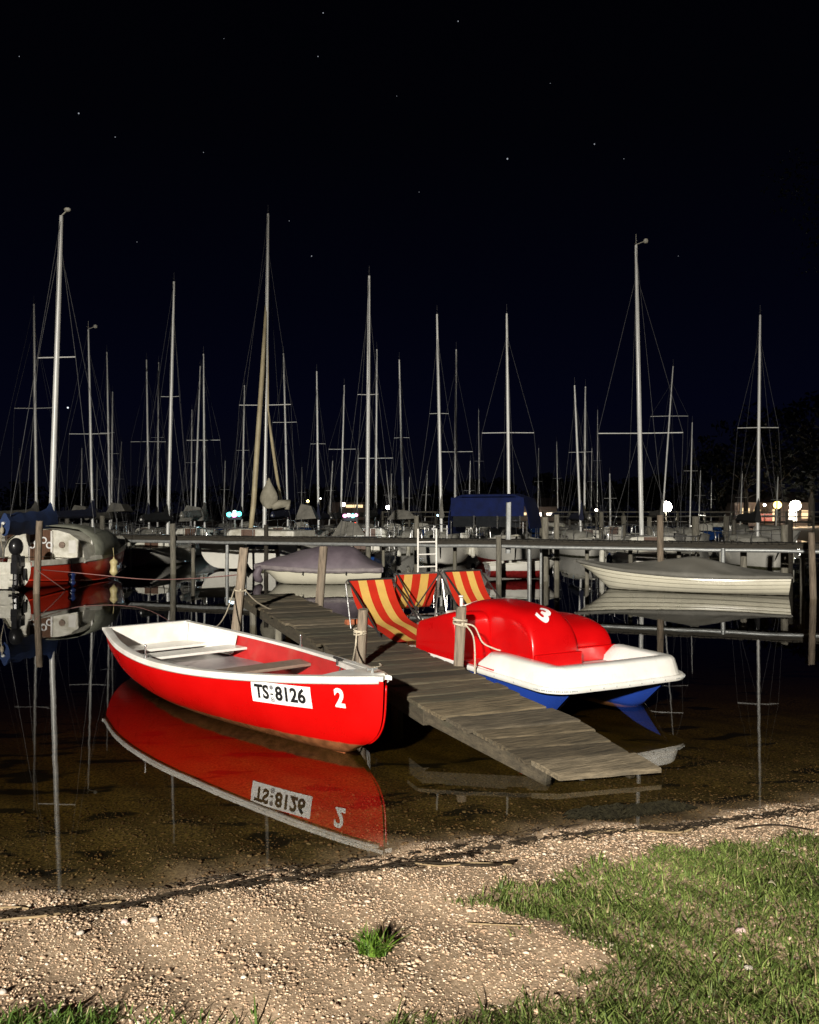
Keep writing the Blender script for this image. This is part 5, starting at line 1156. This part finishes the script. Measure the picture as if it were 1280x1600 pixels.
def fender(parent, p, mat, h_=.5, r=.09):
    rows = [0, .2, .8, .95, .8, .72, .72, .8, .95, .85, .4, 0]; b = MB(); pts = [(p[0], p[1], p[2]-h_*i/11) for i in range(12)]; b.tube(pts, [max(.01, r*q) for q in rows], 12); b.tube([(p[0],p[1],p[2]),(p[0],p[1]+.02,p[2]+.25)], .008, 5)
    return b.build('fender', mat, parent, smooth=True)
fender(rv, (3.0, -1.36, .66), 'yellow', .56, .12)['label'] = 'pale yellow fender'
fender(rv, (1.2, -1.15, .42), 'fblue', .45, .11)['label'] = 'blue fender'
# mast, boom with blue cover
mastx = 2.75; mb0 = Vector((mastx, -.0, 1.4)); off = PD(97, 338, 22.6)-PD(80, 338, 22.6); wpt = PD(80, 800, 22.6); loc0 = Matrix.Rotation(-rv.rotation_euler.z, 3, 'Z') @ (Vector((wpt.x, wpt.y, 0))-Vector(rv.location)); mb0.x, mb0.y = loc0.x, loc0.y
tpv = Vector((mb0.x, mb0.y-off.x, PD(97, 338, 22.6).z))
MB().tube([mb0.lerp(tpv, t) for t in (0,.5,.85,1)], [.078,.075,.066,.05], 12).build('mast', 'alu', rv, smooth='auto')
b = MB().tube([tpv, tpv+Vector((0,-.14,.12))], .02, 6); b.ball(tpv+Vector((0,-.18,.16)), (.08,.1,.06)); b.build('masthead_light', 'deckw', rv, smooth=True)
for s_ in (-1, 1):
    MB().tube([mb0.lerp(tpv,.92), mb0.lerp(tpv,.55)+Vector((0,s_*.55,0)), Vector((mb0.x-.1, s_*1.1, .75))], .008, 4).build('shroud', 'wire', rv)
MB().tube([mb0.lerp(tpv,.55)+Vector((0,-.55,0)), mb0.lerp(tpv,.55)+Vector((0,.55,0))], .017, 6).build('spreader', 'alu', rv)
MB().tube([tpv, Vector((.05,0,.62))], .008, 4).build('backstay', 'wire', rv); MB().tube([mb0.lerp(tpv,.9), Vector((6.05,0,1.06))], .008, 4).build('forestay', 'wire', rv)
MB().tube([(mb0.x,mb0.y,1.75),(.15,.05,1.62)], .04, 8).build('boom', 'alu', rv, smooth='auto')
b = MB(); rows = []
for i in range(15):
    t = i/14; x = mb0.x+.10-(mb0.x-.12)*t; hh = .20+.10*(1-t)+.42*max(0, 1-t*6); cy = mb0.y*(1-t)+.05*t
    rows.append([(x, cy+.15*math.sin(a_)*(1.0 if math.cos(a_) < .2 else .6), 1.66+(hh*math.cos(a_) if math.cos(a_) > 0 else .34*math.cos(a_))+.02*math.sin(x*9+a_)) for a_ in [6.2832*j/12 for j in range(12)]])
b.grid(rows, wrap=True); b.f.append(tuple(range(12))); b.f.append(tuple(len(b.v)-12+j for j in range(12))); b.build('sail_cover', 'tarp_blue', rv, smooth='auto')
b = MB().tube([(.12,.05,1.6),(.12,.08,1.2),(.3,.1,.75)], .012, 6); b.ball((.12,.05,1.45), (.05,.05,.09)); b.build('mainsheet', 'rope', rv, smooth=True)

# ------------------------------------------------------------------ canopy cruiser with blue bimini (right of ladder)
r_ = yacht('cruising sailboat with a big blue cockpit canopy right of the white ladder', 792, 490, 796, 800, 30, 'l', 'redwhite', False, None, (676, .95), wmast=.062, boom=False, detail=2, rot=.05)
root, h, x0_, bt, tp, zd = r_; hdv = root.rotation_euler.z; Mi = (Matrix.Translation(root.location) @ Matrix.Rotation(hdv, 4, 'Z')).inverted()
root2 = root
c0 = PD(762, 800, 27.2); can = thing('cockpit_canopy', 'large blue canvas canopy with clear windows beside the tall steel post', 'canopy', (c0.x, c0.y, 0), math.atan2(pdir.y, pdir.x))
b = MB(); rows = []
for (y, k_) in [(0,.0),(.05,.06),(.8,.10),(1.9,.05),(2.0,0)]:
    rows.append([(-1.38,y,1.15),(-1.36,y,1.75),(-1.25,y,2.30+k_),(-.9,y,2.42+k_),(.9,y,2.42+k_),(1.2,y,2.30+k_),(1.34,y,1.9),(1.42,y,1.35)])
b.grid(rows); b.build('roof', 'canopy_blue', can, smooth='auto', solid=.02)
b = MB(); b.box((-.02,-.012,2.07), (2.5,.012,.62)); b.build('front_valance', 'canopy_blue', can, bevel=.004)
for xq in (-.85, -.05, .72): MB().box((xq,.0,1.58), (.70,.012,.36)).build('window_panel', 'glass', can, bevel=.004)
for xq in (-.46, .34, 1.1): MB().tube([(xq,-.03,1.35),(xq,-.03,1.78)], .02, 6).build('window_post', 'chrome', can, smooth='auto')
for xq in (-1.3, 1.3): MB().tube([(xq,.1,.9),(xq,.1,1.6)], .02, 6).build('support_tube', 'chrome', can, smooth='auto')
# black trash/inflatable like dinghy hung at its bow, white panels
c0 = PD(800, 905, 21.9); dg = thing('dinghy', 'small dinghy with dark red bottom hanging between pier piles by the canopy boat', 'dinghy', (c0.x-.55, c0.y+1.3, 0), .1)
DH = Hull(2.1, [(0,.45),(.5,.55),(.8,.35),(1,.04)], [(0,.42),(1,.55)], [(0,.05),(.7,.02),(1,.2)], rake=.35)
b = MB(); DH.shell(b, 14, 14); b.build('hull', 'redwhite', dg, smooth='auto'); b = MB(); DH.cap_strip(b, .03, .04, .03, nu=14); b.build('gunwale', 'deckw', dg, smooth='auto')
# the white stern with a registration behind the pier at left centre
c0 = PD(409, 800, 26.0); cb = thing('cabin_boat', 'white boat stern with blue stripe and registration under the pier at left centre', 'boat', (c0.x, c0.y, 0), math.atan2(pnorm.y, pnorm.x))
BH = Hull(5.2, [(0,.62),(.3,.9),(.7,.75),(1,.04)], [(0,.88),(1,1.0)], [(0,.0),(.7,-.1),(1,.3)], rake=.5, p=.45)
b = MB(); BH.shell(b, 16, 16); b.build('hull', 'whitehull', cb, smooth='auto'); b = MB(); rows = [[(BH.pt(i/10,-1)), (BH.pt(i/10,1))] for i in range(11)]; b.grid(rows); b.build('deck', 'deckw', cb)
MB().box((-.02,0,.80), (.03,1.16,.14)).build('blue_stripe', 'tarp_blue', cb); pl2 = MB().box((-.045,-.0,.72), (.012,.42,.15)).build('registration_plate', 'plate', cb)
vs, fs = text_mesh('TS-85', .13, bold=.002); MB().add([(-.056, -v.x*.9, .72+v.y) for v in vs], fs).build('lettering', 'black', pl2)
MB().box((1.9,0,1.1), (1.6,1.1,.35)).build('cabin', 'deckw', cb, bevel=.06)
# blue reflections holder: dark blue drum fender by the pier at left
for (px, d, lab) in [(172, 27, 'dark blue fender hanging under the pier right of the red hulled boat')]:
    c0 = PD(px, 880, d); o = MB().tube([(0,0,.45),(0,0,.4),(0,0,-.3),(0,0,-.35)], [.04,.13,.13,.04], 12).build('fender', 'fblue', smooth='auto'); o.location = (c0.x, c0.y, .3); tag(o, lab, 'fender')

# ------------------------------------------------------------------ far pier with railing
fp = thing('far_pier', 'distant dark pier with railing behind the boats at right', 'pier', (10, 62, 0), -.03)
MB().box((18, 0, 1.15), (60, 1.4, .12)).build('walkway', 'darkwood', fp)
for z in (1.55, 1.9): MB().box((18, -.65, z), (60, .06, .08)).build('rail', 'pile', fp)
for i in range(31): MB().tube([(-12+i*2,-.66,-1.8),(-12+i*2,-.66,1.95)], .09, 7).build('pile', 'pile', fp)
# ------------------------------------------------------------------ houses and lamps on the far shore
def lamp(px, py, d, r, colr, strength, label, light=0.0, name='street_lamp', glassr=None):
    c = PD(px, py, d); zb_ = hz(c.x, c.y) if hz(c.x, c.y) > 0 else 0.0; root = thing(name, label, 'lamp', (c.x, c.y, zb_))
    MB().tube([(0,0,-.4),(0,0,c.z-zb_-.1)], [.06,.045], 8).build('pole', 'pile', root, smooth='auto')
    MB().ball((0,0,c.z-zb_), r, 14, 9).build('globe', emat('lamp_'+str(px), colr, strength), root, smooth=True)
    if light:
        ld = bpy.data.lights.new('globe_light', 'POINT'); ld.energy = light; ld.color = colr; ld.shadow_soft_size = r*1.1; lo = bpy.data.objects.new('globe_light', ld); col.objects.link(lo); lo.parent = root; lo.location = (0, 0, c.z-zb_)
    return root
lamp(1041, 792, 62, .42, (1, .93, .8), 60, 'bright white globe lamp above the pier, right of the tallest mast', 1200)
lamp(1215, 789, 92, .42, (1, .62, .12), 14, 'yellow orange lamp beside the white lamp at the far right', 900)
lamp(1243, 790, 92, .58, (1, .96, .86), 60, 'bright white lamp on the far shore nearest the right edge', 1400)
lamp(1195, 789, 92, .16, (1, .9, .7), 10, 'small white lamp left of the yellow orange lamp')
lamp(606, 793, 84, .20, (.95, .97, 1), 30, 'small white lamp just right of the central mast', 300)
lamp(481, 783, 100, .17, (1, .75, .25), 9, 'small yellow light high in the dark left of centre')
lamp(501, 779, 100, .10, (1, .95, .8), 6, 'tiny white light above the dark left of centre')
lamp(683, 806, 70, .12, (.5, .8, 1), 14, 'tiny bluish light beside the ladder top')
lamp(932, 797, 70, .13, (1, .9, .75), 8, 'tiny white light between the dim mast pair and the tall mast')
lamp(106, 637, 300, .32, (.9, .95, 1), 1.2, 'tiny white light hanging high behind the left masts')
def lightcluster(px, py, d, cols, label):
    c = PD(px, py, d); root = thing('signal_lights', label, 'lights', (c.x, c.y, 0)); MB().box((0,.12,c.z-.05), (.62,.05,.36)).build('sign_board', 'tarp_black', root, bevel=.01); MB().tube([(0,.15,0),(0,.15,c.z)], .04, 6).build('pole', 'pile', root)
    for i, (dx, dz, cc, r) in enumerate(cols): MB().ball((dx, 0, c.z+dz), (r, .05, r*.9), 10, 7).build('bulb', emat('bulb%s_%d' % (px, i), cc, 5), root, smooth=True)
    ld = bpy.data.lights.new('bulb_light', 'POINT'); ld.energy = 25; ld.color = (.6, .8, .9); ld.shadow_soft_size = .3; lo = bpy.data.objects.new('bulb_light', ld); col.objects.link(lo); lo.parent = root; lo.location = (0, -.4, c.z)
lightcluster(366, 804, 36, [(-.22,0,(.1,.95,.9),.12),(.0,-.02,(1,.25,.6),.12),(.02,.12,(.6,1,1),.08),(.21,.03,(.1,.9,.8),.12)], 'cluster of cyan and pink lights left of the furled tan sails')
lightcluster(548, 806, 36, [(-.26,.0,(1,.3,.6),.09),(-.08,.03,(1,.8,.95),.09),(.10,.0,(.2,.95,.85),.10),(.24,.03,(1,.35,.55),.08),(.20,-.34,(1,.06,.02),.06)], 'cluster of pink and green lights left of the central mast')
winm = emat('lit_window_warm', (1, .72, .38), 1.6); winw = emat('lit_window_white', (1, .9, .75), 4.0)
def house(x, y, w, dp, h, label, wins, roofh=1.2, overhang=.6, wall='housewall', name='house'):
    z0 = max(hz(x, y), .3)-.2; root = thing(name, label, 'building', (x, y, z0)); MB().box((0,0,h/2), (w,dp,h)).build('wall', wall, root)
    b = MB(); a_, c_ = w/2+overhang, dp/2+overhang; b.add([(-a_,-c_,h),(a_,-c_,h),(a_,c_,h),(-a_,c_,h),(-a_+1,0,h+roofh),(a_-1,0,h+roofh)], [(0,1,5,4),(2,3,4,5),(0,4,3),(1,2,5),(0,3,2,1)]); b.build('roof', 'roof', root)
    for (wx, wz, ww, wh, m_) in wins:
        MB().box((wx,-dp/2-.02,wz), (ww,.04,wh)).build('window', m_, root); f_ = root.children[-1]
    return root
c0 = PD(838, 800, 118)
house(c0.x, c0.y+4, 6.5, 5, 2.6, 'low dark boathouse with a row of lit windows right of the blue canopy', [(-2.6,1.6,.8,.5,winw),(-1.5,1.6,.6,.5,winm),(-.6,1.5,.5,.7,winm),(.8,1.5,.9,.7,winw),(2.4,1.5,1.3,.35,winw)], 1.3, 1.4)
MB_ = None
c0 = PD(1205, 800, 104)
house(c0.x, c0.y+2, 10, 6, 3.0, 'long lit lakeside building behind the yellow and white lamps', [(-3.6,1.5,.9,1.6,winm),(-2.2,1.7,.8,.8,winm),(.2,1.4,.9,1.5,winm),(2.3,1.4,1.0,1.5,winw),(4.0,1.5,1.2,1.0,winm)], 1.4, .8)
c0 = PD(546, 800, 150); house(c0.x, c0.y, 6, 5, 3.3, 'small pale house with a white sign behind the central lights', [(-.9,2.9,.7,.7,winw),(1.1,2.6,3.0,.5,winm)], 1.0, .5)
c0 = PD(1196, 800, 96); o = MB().box((0,0,.7), (1.4,.5,1.0)).build('red_kiosk', emat('lit_red_sign', (1, .12, .05), .5)); o.name = 'illuminated_sign'; o.location = (c0.x, c0.y, .5); tag(o, 'small red lit sign left of the yellow lamp behind the black covered boat', 'sign')

# ------------------------------------------------------------------ trees
leafm = attr_mat('leaves', .65, .25, trans=.2)
def tree(x, y, h, w, label, n=1800, leaf=.35, trunk=True, z0=None, name='tree', low=.28, kcol=.15, seed=1):
    z0 = hz(x, y)-.2 if z0 is None else z0; root = thing(name, label, 'tree', (x, y, z0), 0)
    r_ = np.random.default_rng(seed); rd_ = random.Random(seed); b = MB(); b.tube([(0,0,0),(.1,.05,h*.3),(-.05,.1,h*.6),(0,0,h*.85)], [h*.028,h*.022,h*.013,.03], 8)
    ends = []
    for i in range(12):
        a = i*2.4; zz = h*(.3+.5*i/12); e_ = Vector((math.cos(a)*w*.36, math.sin(a)*w*.36, zz+h*.14)); ends.append(e_); b.tube([(0,0,zz), e_*.5+Vector((0,0,zz*.52)), e_], [h*.010, h*.006, .02], 5)
    b.build('trunk', 'bark', root, smooth='auto')
    cl = []; k_ = 34
    for i in range(k_):
        a = r_.uniform(0, 6.28); zz = r_.uniform(low, 1.0); rad = w*.5*math.sin(math.pi*min(1, max(.08, (zz-.12)/.95)))**.6*r_.uniform(.3, 1.0); cl.append((math.cos(a)*rad, math.sin(a)*rad, h*zz, w*r_.uniform(.09, .19)))
    cl = np.array(cl); pk = r_.integers(0, k_, n); dirv = r_.normal(0, 1, (n, 3)); dirv /= np.linalg.norm(dirv, axis=1)[:, None]
    c = cl[pk, :3]+dirv*cl[pk, 3:4]*r_.uniform(.4, 1.1, (n, 1))*np.array([1, 1, .75])
    a1 = r_.normal(0, 1, (n, 3)); a1 /= np.linalg.norm(a1, axis=1)[:, None]; a2 = np.cross(a1, r_.normal(0, 1, (n, 3))); a2 /= np.linalg.norm(a2, axis=1)[:, None]; s_ = leaf*r_.uniform(.6, 1.3, (n, 1))
    V = np.stack([c-a1*s_*.5, c+a2*s_*.22, c+a1*s_*.5, c-a2*s_*.22], 1).reshape(-1, 3); Fq = np.arange(n*4).reshape(n, 4)
    cc = np.array([.010, .016, .006])*kcol*r_.uniform(.6, 1.6, (n, 1)); C = np.repeat(np.concatenate([cc, np.ones((n, 1))], 1), 4, 0)
    link('crown', np_mesh('crown', V, Fq, leafm, False, C), root)
tl_ = [(1120,108,9,9,'round dark tree silhouette right of the brightest white lamp'),(1165,100,12,11,'large dark tree silhouette behind the black covered sailboat'),(1215,98,13,12,'largest dark tree silhouette above the yellow lamp'),(1268,96,14,12,'dark tree silhouette at the right frame edge above the white lamp'),
 (995,132,6,9,'low dark tree behind the tall lone mast at right'),(1040,128,6.5,9,'low dark tree behind the brightest globe lamp'),(900,135,6,8,'small dark tree right of the boathouse'),(862,128,6.5,6,'dark tree at the right side of the boathouse'),
 (780,134,5.5,9,'low dark tree behind the blue canopy'),(738,136,5.5,8,'low dark tree left of the blue canopy'),(950,134,5,9,'low dark tree between boathouse and tall lone mast'),(680,140,4.5,9,'low dark bush behind the ladder'),(600,150,4.8,10,'low dark tree behind the small white lamp'),(500,150,4.6,10,'low dark tree behind the small yellow light'),(420,150,4.6,10,'low dark tree behind the furled tan sails'),(330,150,4.8,10,'low dark tree left of the coloured lights'),(230,150,5,11,'low dark tree behind the tall tapering mast'),(130,150,5,11,'low dark tree behind the round lit mast'),(40,150,5.4,12,'low dark tree at the far left')]
for i, (px, d, h_, w_, lb) in enumerate(tl_):
    c0 = PD(px, 800, d); tree(c0.x, c0.y, h_+1, w_, lb, 1500, .7, seed=i+3)
tree(20.2, 27.5, 19.5, 12.5, 'tall leafy tree whose dark crown enters the top right corner', 16000, .17, seed=91, low=.62, kcol=.9)

# ------------------------------------------------------------------ street lamp behind the camera, stars
sl = thing('street_lamp', 'tall street lamp behind the photographer that lights the beach', 'lamp', (LAMP.x, LAMP.y-.35, hz(LAMP.x, LAMP.y)))
zt = LAMP.z-sl.location.z
MB().tube([(0,-.6,-.3),(0,-.6,zt*.5),(0,-.6,zt+.1),(0,-.45,zt+.28),(0,.15,zt+.30)], [.10,.085,.06,.05,.045], 10).build('pole', 'galv', sl, smooth=True)
MB().box((0,.33,zt+.25), (.34,.72,.12)).build('lamp_head', 'galv', sl, bevel=.03)
so.parent = sl; so.location = (0, .35, zt); so.rotation_euler = (Vector((-2.6, 8.5, -2.5))-LAMP).to_track_quat('-Z', 'Y').to_euler()
b = MB()
for (px, py, s_) in [(123,177,1.3),(793,248,1.5),(929,225,1.1),(505,20,1),(716,33,1),(487,400,.9),(497,88,.8),(180,214,.8),(30,88,.7),(318,238,.6),(975,248,.6),(214,378,.6),(452,345,.6),(655,300,.5),(860,130,.5),(1060,400,.5),(620,150,.5),(350,60,.5)]:
    c0 = PD(px, py, 2500); b.ball(c0, 1.7*s_, 8, 6)
o = b.build('stars', emat('starlight', (.85, .9, 1), .38)); tag(o, kind='structure')
